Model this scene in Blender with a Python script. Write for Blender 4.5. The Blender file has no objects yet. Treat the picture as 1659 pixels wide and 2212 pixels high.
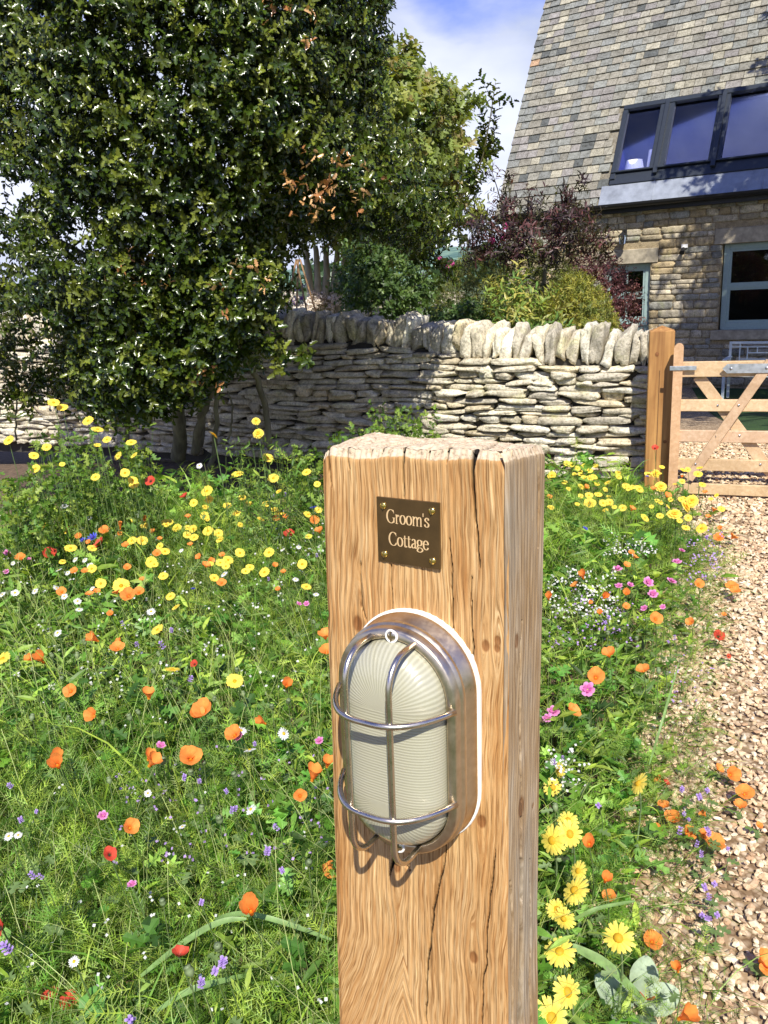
import bpy, math, random
import numpy as np
from mathutils import Matrix, Vector
R = math.radians
rng = np.random.default_rng(7)
random.seed(7)
SC = bpy.context.scene
COL = SC.collection

# ------------------------------------------------------------------ camera, sun, sky
F_PX, CX, CY = 1720.0, 829.5, 1106.0            # photograph measured at 1659 x 2212
dn = np.array([350., 5844., 1720.]); dn /= np.linalg.norm(dn)
Yc = np.array([0, 0, 1.]) - dn[2] * dn; Yc /= np.linalg.norm(Yc)
Xc = np.cross(Yc, -dn)
M3 = np.array([Xc, Yc, -dn])                    # world = M3 @ (right, down, forward)
CAM = np.array([0., 0., 1.6])
cam = bpy.data.objects.new('camera', bpy.data.cameras.new('camera'))
COL.objects.link(cam)
cam.data.sensor_fit = 'VERTICAL'; cam.data.sensor_height = 36
cam.data.lens = F_PX / 2212 * 36
cam.data.clip_start = .02; cam.data.clip_end = 5000
rt = np.array([M3[:, 0], -M3[:, 1], -M3[:, 2]]).T
mw = Matrix.Identity(4)
for i in range(3):
    for j in range(3): mw[i][j] = float(rt[i, j])
    mw[i][3] = float(CAM[i])
cam.matrix_world = mw
SC.camera = cam

SUN_AZ, SUN_EL = R(3.3), R(49)                  # azimuth from -Y towards +X
SD = np.array([math.sin(SUN_AZ) * math.cos(SUN_EL), -math.cos(SUN_AZ) * math.cos(SUN_EL), math.sin(SUN_EL)])
sl = bpy.data.lights.new('sun', 'SUN'); sl.energy = 5.0; sl.angle = R(.53); sl.color = (1, .955, .87)
so = bpy.data.objects.new('sun', sl); COL.objects.link(so)
so.rotation_euler = Vector(tuple(SD)).to_track_quat('Z', 'Y').to_euler()
W = bpy.data.worlds.new('World'); SC.world = W; W.use_nodes = True
nt = W.node_tree; N = nt.nodes; L = nt.links; N.clear()
sky = N.new('ShaderNodeTexSky'); sky.sky_type = 'NISHITA'; sky.sun_disc = False
sky.sun_elevation = SUN_EL; sky.sun_rotation = math.pi - SUN_AZ
sky.air_density = 1.0; sky.dust_density = .3; sky.ozone_density = 3
tc = N.new('ShaderNodeTexCoord')
mp = N.new('ShaderNodeMapping'); mp.inputs['Scale'].default_value = (1, 1, 2.2); mp.inputs['Location'].default_value = (.35, 0, .2)
nz = N.new('ShaderNodeTexNoise'); nz.inputs['Scale'].default_value = 2.1; nz.inputs['Detail'].default_value = 9; nz.inputs['Roughness'].default_value = .52
L.new(tc.outputs['Generated'], mp.inputs[0]); L.new(mp.outputs[0], nz.inputs['Vector'])
sep = N.new('ShaderNodeSeparateXYZ'); L.new(tc.outputs['Generated'], sep.inputs[0])
bank = N.new('ShaderNodeMapRange'); bank.inputs[1].default_value = .33; bank.inputs[2].default_value = .18; bank.inputs[3].default_value = -.04; bank.inputs[4].default_value = .30
L.new(sep.outputs['Z'], bank.inputs[0])          # a bank of cloud low down, open sky above it
add = N.new('ShaderNodeMath'); add.operation = 'ADD'; L.new(nz.outputs[0], add.inputs[0]); L.new(bank.outputs[0], add.inputs[1])
cr = N.new('ShaderNodeValToRGB'); cr.color_ramp.elements[0].position = .50; cr.color_ramp.elements[1].position = .62
L.new(add.outputs[0], cr.inputs[0])
nz2 = N.new('ShaderNodeTexNoise'); nz2.inputs['Scale'].default_value = 3.5; nz2.inputs['Detail'].default_value = 6; L.new(mp.outputs[0], nz2.inputs['Vector'])
cc = N.new('ShaderNodeValToRGB'); cc.color_ramp.elements[0].position = .33; cc.color_ramp.elements[1].position = .6
cc.color_ramp.elements[0].color = (4.8, 5.4, 7.2, 1); cc.color_ramp.elements[1].color = (7.8, 8.2, 9.8, 1)
L.new(nz2.outputs[0], cc.inputs[0])
skt = N.new('ShaderNodeMix'); skt.data_type = 'RGBA'; skt.blend_type = 'MULTIPLY'; skt.inputs[0].default_value = 1
L.new(sky.outputs[0], skt.inputs[6]); skt.inputs[7].default_value = (.62, .72, 1.5, 1)
mx = N.new('ShaderNodeMix'); mx.data_type = 'RGBA'
L.new(cr.outputs[0], mx.inputs[0]); L.new(skt.outputs[2], mx.inputs[6]); L.new(cc.outputs[0], mx.inputs[7])
bg = N.new('ShaderNodeBackground'); bg.inputs[1].default_value = .088
wo = N.new('ShaderNodeOutputWorld'); L.new(mx.outputs[2], bg.inputs[0]); L.new(bg.outputs[0], wo.inputs[0])
SC.view_settings.view_transform = 'Standard'; SC.view_settings.look = 'None'
SC.view_settings.exposure = 0.52; SC.view_settings.gamma = 1

# ------------------------------------------------------------------ survey helpers
def ray(x, y): return M3 @ np.array([(x - CX) / F_PX, (y - CY) / F_PX, 1.])
def gnd(x, y, h=0.):
    r = ray(x, y); return CAM + (h - 1.6) / r[2] * r
def at(x, y, D):
    r = ray(x, y); return CAM + r * D / r[1]
def onp(x, y, Q, n):
    r = ray(x, y); return CAM + r * (((Q - CAM) @ n) / (r @ n))

# ------------------------------------------------------------------ object helpers
def tag(o, label=None, cat=None, group=None, kind=None):
    if label: o['label'] = label
    if cat: o['category'] = cat
    if group: o['group'] = group
    if kind: o['kind'] = kind
    return o
def empty(name, loc=(0, 0, 0), mat=None):
    o = bpy.data.objects.new(name, None); COL.objects.link(o)
    if mat is not None: o.matrix_world = mat
    else: o.location = tuple(float(c) for c in loc)
    o.empty_display_size = .05
    return o
def frame(X, Y, Z, O):
    m = Matrix.Identity(4)
    for i in range(3):
        m[i][0] = float(X[i]); m[i][1] = float(Y[i]); m[i][2] = float(Z[i]); m[i][3] = float(O[i])
    return m
class MB:
    """collects verts / faces / per vertex attributes and links them as one mesh"""
    def __init__(s): s.v = []; s.f = []; s.n = 0; s.c = []; s.m = []
    def add(s, v, faces, col=None, mi=0):
        v = np.asarray(v, float); s.v.append(v)
        if isinstance(faces[0], np.ndarray):
            for a in faces:
                if len(a): s.f.append(a + s.n); s.m.append(np.full(len(a), mi))
        else:
            groups = {}
            for q in faces: groups.setdefault(len(q), []).append(q)
            for k, g in groups.items():
                s.f.append(np.array(g) + s.n); s.m.append(np.full(len(g), mi))
        if col is None: col = (1, 1, 1)
        col = np.asarray(col, float)
        s.c.append(np.broadcast_to(col, (len(v), 3)) if col.ndim == 1 else col)
        s.n += len(v); return s
    def box(s, lo, hi, col=None, mi=0, T=None, bev=0.):
        lo = np.array(lo, float); hi = np.array(hi, float)
        if bev <= 0:
            v = np.array([[x, y, z] for z in (0, 1) for y in (0, 1) for x in (0, 1)], float) * (hi - lo) + lo
            f = [(0, 2, 3, 1), (4, 5, 7, 6), (0, 1, 5, 4), (2, 6, 7, 3), (0, 4, 6, 2), (1, 3, 7, 5)]
        else:
            b = bev; vs = []; idx = {}
            def V(p):
                k = tuple(np.round(p, 6))
                if k not in idx: idx[k] = len(vs); vs.append(p)
                return idx[k]
            def P(sx, sy, sz, ax):
                c = [hi[0] if sx else lo[0], hi[1] if sy else lo[1], hi[2] if sz else lo[2]]
                s3 = (sx, sy, sz)
                for a in range(3):
                    if a != ax: c[a] += -b if s3[a] else b
                return V(np.array(c))
            f = []
            for ax in range(3):
                o = [a for a in range(3) if a != ax]
                for sd in (0, 1):
                    q = []
                    for (p, r) in ((0, 0), (1, 0), (1, 1), (0, 1)):
                        t = [0, 0, 0]; t[ax] = sd; t[o[0]] = p; t[o[1]] = r; q.append(P(*t, ax))
                    f.append(tuple(q))
            for ax in range(3):
                o = [a for a in range(3) if a != ax]
                for p in (0, 1):
                    for r in (0, 1):
                        t0 = [0, 0, 0]; t0[o[0]] = p; t0[o[1]] = r; t1 = list(t0); t1[ax] = 1
                        f.append((P(*t0, o[0]), P(*t1, o[0]), P(*t1, o[1]), P(*t0, o[1])))
            for sx in (0, 1):
                for sy in (0, 1):
                    for sz in (0, 1): f.append((P(sx, sy, sz, 0), P(sx, sy, sz, 1), P(sx, sy, sz, 2)))
            v = np.array(vs)
        if T is not None: v = v @ np.asarray(T[0]).T + np.asarray(T[1])
        return s.add(v, f, col, mi)
    def tube(s, pts, rad, seg=8, col=None, mi=0, closed=False, cap=True):
        pts = np.asarray(pts, float); n = len(pts)
        rad = np.broadcast_to(np.asarray(rad, float), (n,))
        tg = np.gradient(pts, axis=0) if not closed else np.roll(pts, -1, 0) - np.roll(pts, 1, 0)
        tg /= np.linalg.norm(tg, axis=1)[:, None] + 1e-12
        a = np.array([0, 0, 1.]) if abs(tg[0, 2]) < .9 else np.array([1., 0, 0])
        nr = np.cross(tg[0], a); nr /= np.linalg.norm(nr)
        vs = []; th = np.arange(seg) * 2 * np.pi / seg
        for i in range(n):
            nr = nr - nr.dot(tg[i]) * tg[i]; nr /= np.linalg.norm(nr) + 1e-12
            bn = np.cross(tg[i], nr)
            vs.append(pts[i] + rad[i] * (np.cos(th)[:, None] * nr + np.sin(th)[:, None] * bn))
        v = np.concatenate(vs); f = []
        m = n if closed else n - 1
        for i in range(m):
            for j in range(seg):
                k = (j + 1) % seg; i2 = (i + 1) % n
                f.append((i * seg + j, i * seg + k, i2 * seg + k, i2 * seg + j))
        if cap and not closed:
            f.append(tuple(range(seg))[::-1]); f.append(tuple((n - 1) * seg + j for j in range(seg)))
        return s.add(v, f, col, mi)
    def build(s, name, mats, parent=None, smooth=False, attrs=None):
        v = np.concatenate(s.v); me = bpy.data.meshes.new(name)
        me.vertices.add(len(v)); me.vertices.foreach_set('co', v.astype(np.float32).ravel())
        tot = sum(len(a) for a in s.f); nl = sum(a.size for a in s.f)
        me.loops.add(nl); me.polygons.add(tot)
        me.loops.foreach_set('vertex_index', np.concatenate([a.ravel() for a in s.f]).astype(np.int32))
        lt = np.concatenate([np.full(len(a), a.shape[1]) for a in s.f]).astype(np.int32)
        me.polygons.foreach_set('loop_start', np.concatenate([[0], np.cumsum(lt)[:-1]]).astype(np.int32))
        if not isinstance(mats, (list, tuple)): mats = [mats]
        for m in mats: me.materials.append(m)
        me.polygons.foreach_set('material_index', np.concatenate(s.m).astype(np.int32))
        me.polygons.foreach_set('use_smooth', np.full(tot, smooth))
        at_ = me.attributes.new('col', 'FLOAT_COLOR', 'POINT')
        c = np.concatenate([np.asarray(x) for x in s.c]); c = np.concatenate([c, np.ones((len(c), 1))], 1)
        at_.data.foreach_set('color', c.astype(np.float32).ravel())
        for k, a in (attrs or {}).items():
            q = me.attributes.new(k, 'FLOAT', 'POINT'); q.data.foreach_set('value', np.asarray(a, np.float32).ravel())
        me.update(); me.validate()
        o = bpy.data.objects.new(name, me); COL.objects.link(o)
        if parent is not None: o.parent = parent
        return o
def scatter(mb, tv, tf, Rm, T, col):
    """stamp a template (verts tv, list of face arrays tf) with N rotations*scales Rm and places T"""
    n = len(T); k = len(tv)
    v = np.einsum('nij,kj->nki', Rm, tv) + T[:, None, :]
    off = (np.arange(n) * k)[:, None, None]
    fs = [(f[None] + off).reshape(-1, f.shape[1]) for f in tf]
    c = np.repeat(np.asarray(col, float), k, 0)
    mb.add(v.reshape(-1, 3), fs, c)
def unit(a): return a / (np.linalg.norm(a, axis=-1, keepdims=True) + 1e-12)
def basis(yv, up):
    """rows -> matrix with columns x,y,z : y along yv, z near up"""
    y = unit(yv); x = unit(np.cross(y, up)); z = np.cross(x, y)
    return np.stack([x, y, z], axis=-1)

# ------------------------------------------------------------------ materials
def mat(name):
    m = bpy.data.materials.new(name); m.use_nodes = True
    n = m.node_tree.nodes; l = m.node_tree.links
    return m, n, l, n['Principled BSDF']
def attr(n, name):
    a = n.new('ShaderNodeAttribute'); a.attribute_name = name; return a
def noise(n, l, scale, detail=4, rough=.55, vec=None, dist=0):
    t = n.new('ShaderNodeTexNoise'); t.inputs['Scale'].default_value = scale; t.inputs['Detail'].default_value = detail
    t.inputs['Roughness'].default_value = rough; t.inputs['Distortion'].default_value = dist
    if vec is not None: l.new(vec, t.inputs['Vector'])
    return t
def ramp(n, l, src, stops):
    r = n.new('ShaderNodeValToRGB'); e = r.color_ramp.elements
    while len(e) < len(stops): e.new(.5)
    for i, (p, c) in enumerate(stops):
        e[i].position = p; e[i].color = (*c, 1) if len(c) == 3 else c
    l.new(src, r.inputs[0]); return r
def mul(n, l, a, b, mode='MULTIPLY', fac=1.):
    m = n.new('ShaderNodeMix'); m.data_type = 'RGBA'; m.blend_type = mode; m.inputs[0].default_value = fac
    for s_, k in ((a, 6), (b, 7)):
        if isinstance(s_, tuple): m.inputs[k].default_value = (*s_, 1)
        else: l.new(s_, m.inputs[k])
    return m
def bump(n, l, h, p, strength=.5, dist=.01):
    b = n.new('ShaderNodeBump'); b.inputs['Strength'].default_value = strength; b.inputs['Distance'].default_value = dist
    l.new(h, b.inputs['Height']); l.new(b.outputs[0], p.inputs['Normal']); return b
def objco(n): return n.new('ShaderNodeTexCoord').outputs['Object']
def simple(name, col, rough=.6, metal=0., nscale=30, var=.25, bmp=.0, bdist=.002, stretch=None):
    m, n, l, p = mat(name)
    v = objco(n)
    if stretch:
        q = n.new('ShaderNodeMapping'); q.inputs['Scale'].default_value = stretch; l.new(v, q.inputs[0]); v = q.outputs[0]
    t = noise(n, l, nscale, 5, .6, v)
    c = ramp(n, l, t.outputs[0], [(.3, tuple(x * (1 - var) for x in col)), (.7, tuple(min(1, x * (1 + var)) for x in col))])
    l.new(c.outputs[0], p.inputs['Base Color']); p.inputs['Roughness'].default_value = rough; p.inputs['Metallic'].default_value = metal
    if bmp: bump(n, l, t.outputs[0], p, bmp, bdist)
    return m
def leafmat(name, rough=.42, trans=.35, tint=(1, 1, 1), spec=.5, veg=True):
    """colour from the 'col' attribute, some light let through"""
    m, n, l, p = mat(name)
    a = attr(n, 'col'); t = noise(n, l, 45, 3, .6, objco(n))
    r = ramp(n, l, t.outputs[0], [(.3, (.72, .72, .72)), (.7, (1.22, 1.22, 1.22))])
    c = mul(n, l, a.outputs['Color'], r.outputs[0]); c2 = mul(n, l, c.outputs[2], tint)
    l.new(c2.outputs[2], p.inputs['Base Color']); p.inputs['Roughness'].default_value = rough
    p.inputs['Specular IOR Level'].default_value = spec
    tr = n.new('ShaderNodeBsdfTranslucent')
    c3 = mul(n, l, c2.outputs[2], (1.5, 1.5, .6) if veg else (1.3, 1.1, 1.0)); l.new(c3.outputs[2], tr.inputs[0])
    ms = n.new('ShaderNodeMixShader'); ms.inputs[0].default_value = trans
    l.new(p.outputs[0], ms.inputs[1]); l.new(tr.outputs[0], ms.inputs[2])
    l.new(ms.outputs[0], n['Material Output'].inputs[0]); return m
def stonemat(name, tint=(1, 1, 1), lichen=True, sc=1.):
    m, n, l, p = mat(name)
    a = attr(n, 'col'); v = objco(n)
    t = noise(n, l, 14 * sc, 8, .68, v); t2 = noise(n, l, 55 * sc, 6, .7, v); t3 = noise(n, l, 5 * sc, 4, .6, v)
    r = ramp(n, l, t.outputs[0], [(.30, (.42, .40, .36)), (.46, (.85, .83, .78)), (.7, (1.15, 1.13, 1.08))])
    r2 = ramp(n, l, t2.outputs[0], [(.33, (.5, .48, .43)), (.52, (1, 1, 1)), (.72, (1.15, 1.14, 1.1))])
    c = mul(n, l, a.outputs['Color'], r.outputs[0]); c = mul(n, l, c.outputs[2], r2.outputs[0])
    c = mul(n, l, c.outputs[2], tint)
    if lichen:
        g = ramp(n, l, t3.outputs[0], [(.56, (0, 0, 0)), (.72, (.7, .7, .7))])
        k = n.new('ShaderNodeMix'); k.data_type = 'RGBA'; l.new(g.outputs[0], k.inputs[0])
        l.new(c.outputs[2], k.inputs[6]); mo = mul(n, l, c.outputs[2], (.75, .8, .5)); l.new(mo.outputs[2], k.inputs[7]); c = k
    l.new(c.outputs[2], p.inputs['Base Color']); p.inputs['Roughness'].default_value = .92; p.inputs['Specular IOR Level'].default_value = .2
    h = mul(n, l, t.outputs[0], t2.outputs[0], 'ADD'); bump(n, l, h.outputs[2], p, .8, .012 / sc)
    return m
def woodmat(name, light, dark, scale=(60, 60, 3), rough=.65):
    m, n, l, p = mat(name)
    q = n.new('ShaderNodeMapping'); q.inputs['Scale'].default_value = scale; l.new(objco(n), q.inputs[0])
    t = noise(n, l, 1, 6, .6, q.outputs[0], .6); t2 = noise(n, l, 6, 3, .5, objco(n))
    c = ramp(n, l, t.outputs[0], [(.32, dark), (.5, tuple((a + b) / 2 for a, b in zip(light, dark))), (.66, light)])
    r = ramp(n, l, t2.outputs[0], [(.3, (.85, .83, .8)), (.7, (1.1, 1.1, 1.1))]); c = mul(n, l, c.outputs[0], r.outputs[0])
    at_ = attr(n, 'col'); c = mul(n, l, c.outputs[2], at_.outputs['Color'])
    l.new(c.outputs[2], p.inputs['Base Color']); p.inputs['Roughness'].default_value = rough
    bump(n, l, t.outputs[0], p, .3, .002); return m

MT = {}
MT['meadow'] = leafmat('meadow_leaf', .5, .38)
MT['holly'] = leafmat('holly_leaf', .25, .12, spec=.5)
MT['leaf'] = leafmat('tree_leaf', .45, .35)
MT['petal'] = leafmat('petal', .55, .35, veg=False, spec=.2)
MT['stem'] = leafmat('flower_stem', .5, .2)
MT['stone'] = stonemat('dry_stone', (.98, .97, .92))
MT['house_stone'] = stonemat('cottage_stone', (.95, .9, .8))
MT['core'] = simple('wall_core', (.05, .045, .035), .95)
MT['bark'] = simple('bark', (.16, .15, .09), .9, nscale=14, var=.5, bmp=.6, bdist=.01, stretch=(1, 1, .25))
MT['bark_pale'] = simple('bark_pale', (.42, .36, .22), .9, nscale=12, var=.4, bmp=.5, bdist=.01, stretch=(1, 1, .3))
MT['soil'] = simple('soil', (.13, .085, .05), .95, nscale=22, var=.6, bmp=.9, bdist=.03)
MT['steel'] = None

# ------------------------------------------------------------------ setting: ground, drive, lawn, hills
def hgt(x, y):                                   # the land falls gently beyond the gate
    t = np.clip((np.asarray(y, float) - 6.2) / 6.0, 0, 1)
    return -.5 * t * t * (3 - 2 * t)
def strip(name, ys, fx0, fx1, nx, dz, m):
    """a sheet whose left and right edges follow the curves fx0(y), fx1(y)"""
    rows = []
    for y in ys:
        x = np.linspace(fx0(y), fx1(y), nx); rows.append(np.stack([x, np.full(nx, y), np.full(nx, float(hgt(0, y)) + dz)], 1))
    i = np.arange((len(ys) - 1) * nx).reshape(-1, nx)[:, :-1].ravel()
    b = MB(); b.add(np.concatenate(rows), [np.stack([i, i + 1, i + 1 + nx, i + nx], 1)])
    return tag(b.build(name, m, smooth=True), kind='structure')
ys_ = np.concatenate([[-40, -5], np.linspace(0, 20, 41), [40, 100, 400, 1500]])
X, Y = np.meshgrid(np.array([-1500, -200, -30, -8, -4, 0, 4, 8, 30, 200, 1500.]), ys_)
b = MB(); i = np.arange((len(ys_) - 1) * 11).reshape(-1, 11)[:, :-1].ravel()
b.add(np.stack([X.ravel(), Y.ravel(), hgt(X, Y).ravel() - .03], 1), [np.stack([i, i + 1, i + 12, i + 11], 1)])
m, n, l, p = mat('field_grass'); t = noise(n, l, .8, 8, .6, objco(n)); t2 = noise(n, l, 30, 4, .6, objco(n))
c = ramp(n, l, t.outputs[0], [(.35, (.05, .10, .02)), (.65, (.12, .16, .04))]); c = mul(n, l, c.outputs[0], t2.outputs[0], fac=.6)
l.new(c.outputs[2], p.inputs['Base Color']); p.inputs['Roughness'].default_value = .9
tag(b.build('ground', m, smooth=True), kind='structure')
EDGE = np.array([(1.0, -1.), (.36, .8), (.42, 1.35), (.50, 1.7), (.72, 2.05), (.82, 2.42), (1.16, 3.09), (1.66, 4.2), (1.86, 5.0), (1.95, 5.6)])
def edge_x(y): return np.interp(y, EDGE[:, 1], EDGE[:, 0])
strip('flower_bed_soil', np.linspace(-1, 11.5, 90), lambda y: -7., lambda y: edge_x(y) + .15, 60, -.012, MT['soil'])
m, n, l, p = mat('gravel_bed')
vo = n.new('ShaderNodeTexVoronoi'); vo.inputs['Scale'].default_value = 55; l.new(objco(n), vo.inputs['Vector'])
hs = mul(n, l, vo.outputs['Color'], (.8, .8, .8), 'SATURATION'); bw = n.new('ShaderNodeRGBToBW'); l.new(vo.outputs['Color'], bw.inputs[0])
c = ramp(n, l, bw.outputs[0], [(.2, (.26, .18, .10)), (.8, (.62, .50, .34))])
r = ramp(n, l, vo.outputs['Distance'], [(.25, (1, 1, 1)), (.62, (.5, .42, .33))]); c = mul(n, l, c.outputs[0], r.outputs[0])
l.new(c.outputs[2], p.inputs['Base Color']); p.inputs['Roughness'].default_value = .9; bump(n, l, vo.outputs['Distance'], p, -.9, .02)
def lawn_edge(y): return 3.55 + (y - 7.5) * .30
strip('gravel_drive', np.linspace(-1, 13.6, 110), lambda y: max(edge_x(y) - .02, 0) if y < 6 else 1.95, lambda y: 9. if y < 7.6 else lawn_edge(y) + .1, 50, 0, m)
m, n, l, p = mat('lawn'); t = noise(n, l, 3, 8, .6, objco(n)); t2 = noise(n, l, 120, 3, .6, objco(n))
c = ramp(n, l, t.outputs[0], [(.35, (.03, .085, .012)), (.65, (.055, .13, .02))]); c = mul(n, l, c.outputs[0], t2.outputs[0], fac=.7)
l.new(c.outputs[2], p.inputs['Base Color']); p.inputs['Roughness'].default_value = .85; bump(n, l, t2.outputs[0], p, .8, .02)
strip('lawn', np.linspace(7.5, 14.5, 60), lawn_edge, lambda y: 14., 50, .006, m)
# hills on the skyline
b = MB(); xs = np.linspace(-600, 700, 90); rows = []
prof = 14 + 7 * np.sin(xs / 130 + 1) + 3 * np.sin(xs / 41) + 1.2 * np.sin(xs / 9.)
for k, (yy, fz) in enumerate([(420, -.1), (520, .45), (650, .85), (760, 1.0), (1000, .7)]):
    rows.append(np.stack([xs, np.full_like(xs, yy), prof * fz - 2 * (k == 0)], 1))
v = np.concatenate(rows); i = np.arange(4 * 90).reshape(4, 90)[:, :-1].ravel(); b.add(v, [np.stack([i, i + 1, i + 91, i + 90], 1)])
m, n, l, p = mat('hill'); vo = n.new('ShaderNodeTexVoronoi'); vo.inputs['Scale'].default_value = .012; l.new(objco(n), vo.inputs['Vector'])
t = noise(n, l, .06, 6, .6, objco(n)); bw = n.new('ShaderNodeRGBToBW'); l.new(vo.outputs['Color'], bw.inputs[0])
c = ramp(n, l, bw.outputs[0], [(.2, (.08, .16, .12)), (.8, (.22, .32, .2))]); r = ramp(n, l, t.outputs[0], [(.42, (.35, .5, .6)), (.55, (1, 1, 1))])
c = mul(n, l, c.outputs[0], r.outputs[0]); l.new(c.outputs[2], p.inputs['Base Color']); p.inputs['Roughness'].default_value = 1
tag(b.build('hills', m, smooth=True), kind='structure')
# far wood in front of the hills
def blob_leaves(n, centers, radii, squash=.8):
    idx = rng.integers(0, len(centers), n); d = unit(rng.normal(size=(n, 3)))
    r_ = radii[idx] * rng.uniform(.75, 1.05, n); P = centers[idx] + d * r_[:, None] * np.array([1, 1, squash]); return P, d
QUAD = np.array([[-.5, 0, 0], [0, .5, .06], [.5, 0, 0], [0, -.5, .06]]); QF = [np.array([[0, 1, 2, 3]])]
b = MB(); cs = np.stack([rng.uniform(-160, 200, 150), rng.uniform(150, 210, 150), rng.uniform(1, 3.2, 150)], 1); rr = rng.uniform(3, 6, 150)
P, d = blob_leaves(6000, cs, rr); Rm = basis(unit(rng.normal(size=(6000, 3))), d) * rng.uniform(1.2, 2.4, 6000)[:, None, None]
scatter(b, QUAD, QF, Rm, P, np.array([.05, .09, .035]) * rng.uniform(.6, 1.4, (6000, 1)))
tag(b.build('distant_wood', MT['leaf']), 'far line of dark green trees on the horizon', 'woodland', kind='stuff')

# ------------------------------------------------------------------ the oak post (local: x across, y up, z out of the front face, metres; origin at the front right top corner)
yaw, lx, ly = -.566, -.02, -.055
PU = np.array([math.cos(yaw), math.sin(yaw), 0]); n0 = np.array([math.sin(yaw), -math.cos(yaw), 0])
PV = unit(np.array([0, 0, 1.]) + lx * PU + ly * n0); PN = unit(np.cross(PU, PV))
PO = np.array([.111, .684, 1.443]); PM = frame(PU, PV, PN, PO)
POST_A = np.array([PU, PV, PN]).T
def uv(x, y, nn=0.):                             # photograph point -> post coordinates on the plane z = nn
    q = onp(x, y, PO + PN * nn, PN) - PO
    return np.linalg.solve(POST_A, q)[:2]
def c1(p): return uv((1200 + p[0] * .633) / 1.8228, (1650 + p[1] * .633) / 1.8228)
def c2(p): return uv((1200 + p[0] * .633) / 1.8228, (2300 + p[1] * .633) / 1.8228)
def c7(p): return uv((1700 + p[0] * .3762) / 1.8228, (3200 + p[1] * .3762) / 1.8228)
SIDE_N = PU
def uside(fx):
    def g(p):
        x, y = fx(p); q = onp(x, y, PO, SIDE_N) - PO; s_ = np.linalg.solve(POST_A, q); return np.array([s_[2], s_[1]])
    return g
s1 = uside(lambda p: ((1200 + p[0] * .633) / 1.8228, (1650 + p[1] * .633) / 1.8228))
s2 = uside(lambda p: ((1200 + p[0] * .633) / 1.8228, (2300 + p[1] * .633) / 1.8228))
s7 = uside(lambda p: ((1700 + p[0] * .3762) / 1.8228, (3200 + p[1] * .3762) / 1.8228))
CR_F = [  # (polyline, widths in mm)
    ([c1(p) for p in [(592, 150), (610, 250), (620, 400), (626, 500)]], [2.2, 1.5, 1.3, .7]),
    ([c1(p) for p in [(560, 900), (575, 1100), (580, 1210)]], [.4, .8, .4]),
    ([c1(p) for p in [(1050, 130), (1044, 240), (1046, 330), (1052, 450), (1066, 600), (1079, 800), (1092, 930)]], [5.5, 4.4, 2.0, 1.3, 1.1, 1.0, .4]),
    ([c1(p) for p in [(868, 140), (876, 200), (882, 280)]], [2.0, 1.5, .4]),
    ([c1(p) for p in [(135, 150), (165, 260), (186, 400)]], [1.2, 1.3, .4]),
    ([c1(p) for p in [(250, 150), (295, 300)]], [1.2, .4]),
    ([c1(p) for p in [(400, 150), (408, 230)]], [1.0, .3]),
    ([c1(p) for p in [(757, 150), (760, 250)]], [.9, .3]),
    ([c1(p) for p in [(480, 150), (470, 215)]], [.8, .3]),
    ([c1(p) for p in [(1228, 150), (1212, 240)]], [1.6, .4]),
    ([c1(p) for p in [(375, 880), (385, 1050), (396, 1150), (420, 1240)]], [.4, .8, 1.1, .8]),
    ([c1(p) for p in [(905, 740), (920, 900), (930, 1050), (941, 1250), (945, 1330)]], [.3, .7, .8, .7, .4]),
    ([c1(p) for p in [(1045, 980), (1055, 1250), (1064, 1500), (1062, 1600)]], [.3, .7, .8, .4]),
    ([c7(p) for p in [(190, 200), (225, 290), (240, 380), (215, 600), (170, 800), (115, 1050), (100, 1400), (70, 1700), (75, 2250)]], [.5, .6, .7, .5, .8, 1.0, 1.1, .9, .8]),
    ([c7(p) for p in [(710, 380), (700, 600), (670, 1000), (640, 1300), (655, 1600), (625, 1700), (610, 2050), (600, 2250)]], [.2, .35, .5, .45, .6, .4, .35, .3]),
    ([c2(p) for p in [(640, 1700), (615, 1760), (600, 1830)]], [3, 2, .4]), ([c2(p) for p in [(600, 1760), (690, 1745), (735, 1800)]], [.6, 3.0, .5]),
]
CR_S0 = [
    ([s2(p) for p in [(1340, 1440), (1335, 1700), (1330, 2000)]] + [s7(p) for p in [(925, 500), (915, 900), (910, 1300), (893, 1900), (886, 2300)]], [1.0, 1.6, 2.0, 2.6, 3.2, 3.5, 4.8, 5.4]),
    ([s1(p) for p in [(1345, 1250), (1335, 1500), (1334, 1800), (1335, 2200)]] + [s2(p) for p in [(1345, 1350)]], [.4, 1.0, 1.1, 1.0, .8]),
    ([s7(p) for p in [(1010, 480), (1012, 1150), (990, 1700), (1000, 2300)]], [.5, 1.3, 1.5, 1.2]),
    ([s7(p) for p in [(800, 700), (820, 1100), (812, 1500), (805, 2300)]], [.8, 1.6, 1.4, 1.0]),
    ([s1(p) for p in [(1440, 150), (1452, 420), (1448, 800)]], [1.2, 1.0, .4]),
]
CR_S = [(pl, [q * 2.0 for q in w]) for pl, w in CR_S0]
def crack_depth(x, y, cracks):
    out = np.zeros_like(x)
    wob = .0005 * np.sin(y * 61 + 1) + .00035 * np.sin(y * 173 + 2) + .00015 * np.sin(y * 431)
    for pl, w in cracks:
        pl = np.array(pl); o = np.argsort(pl[:, 1]); ys = pl[o, 1]; xs = pl[o, 0]; ws = np.array(w)[o] * .001
        cx_ = np.interp(y, ys, xs) + wob; ww = np.interp(y, ys, ws)
        ins = (y > ys[0]) & (y < ys[-1])
        d = np.abs(x - cx_) / (ww * .50 + .00035)
        out = np.maximum(out, np.where(ins, np.clip(1.5 - d, 0, 1), 0))
    return out
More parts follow.
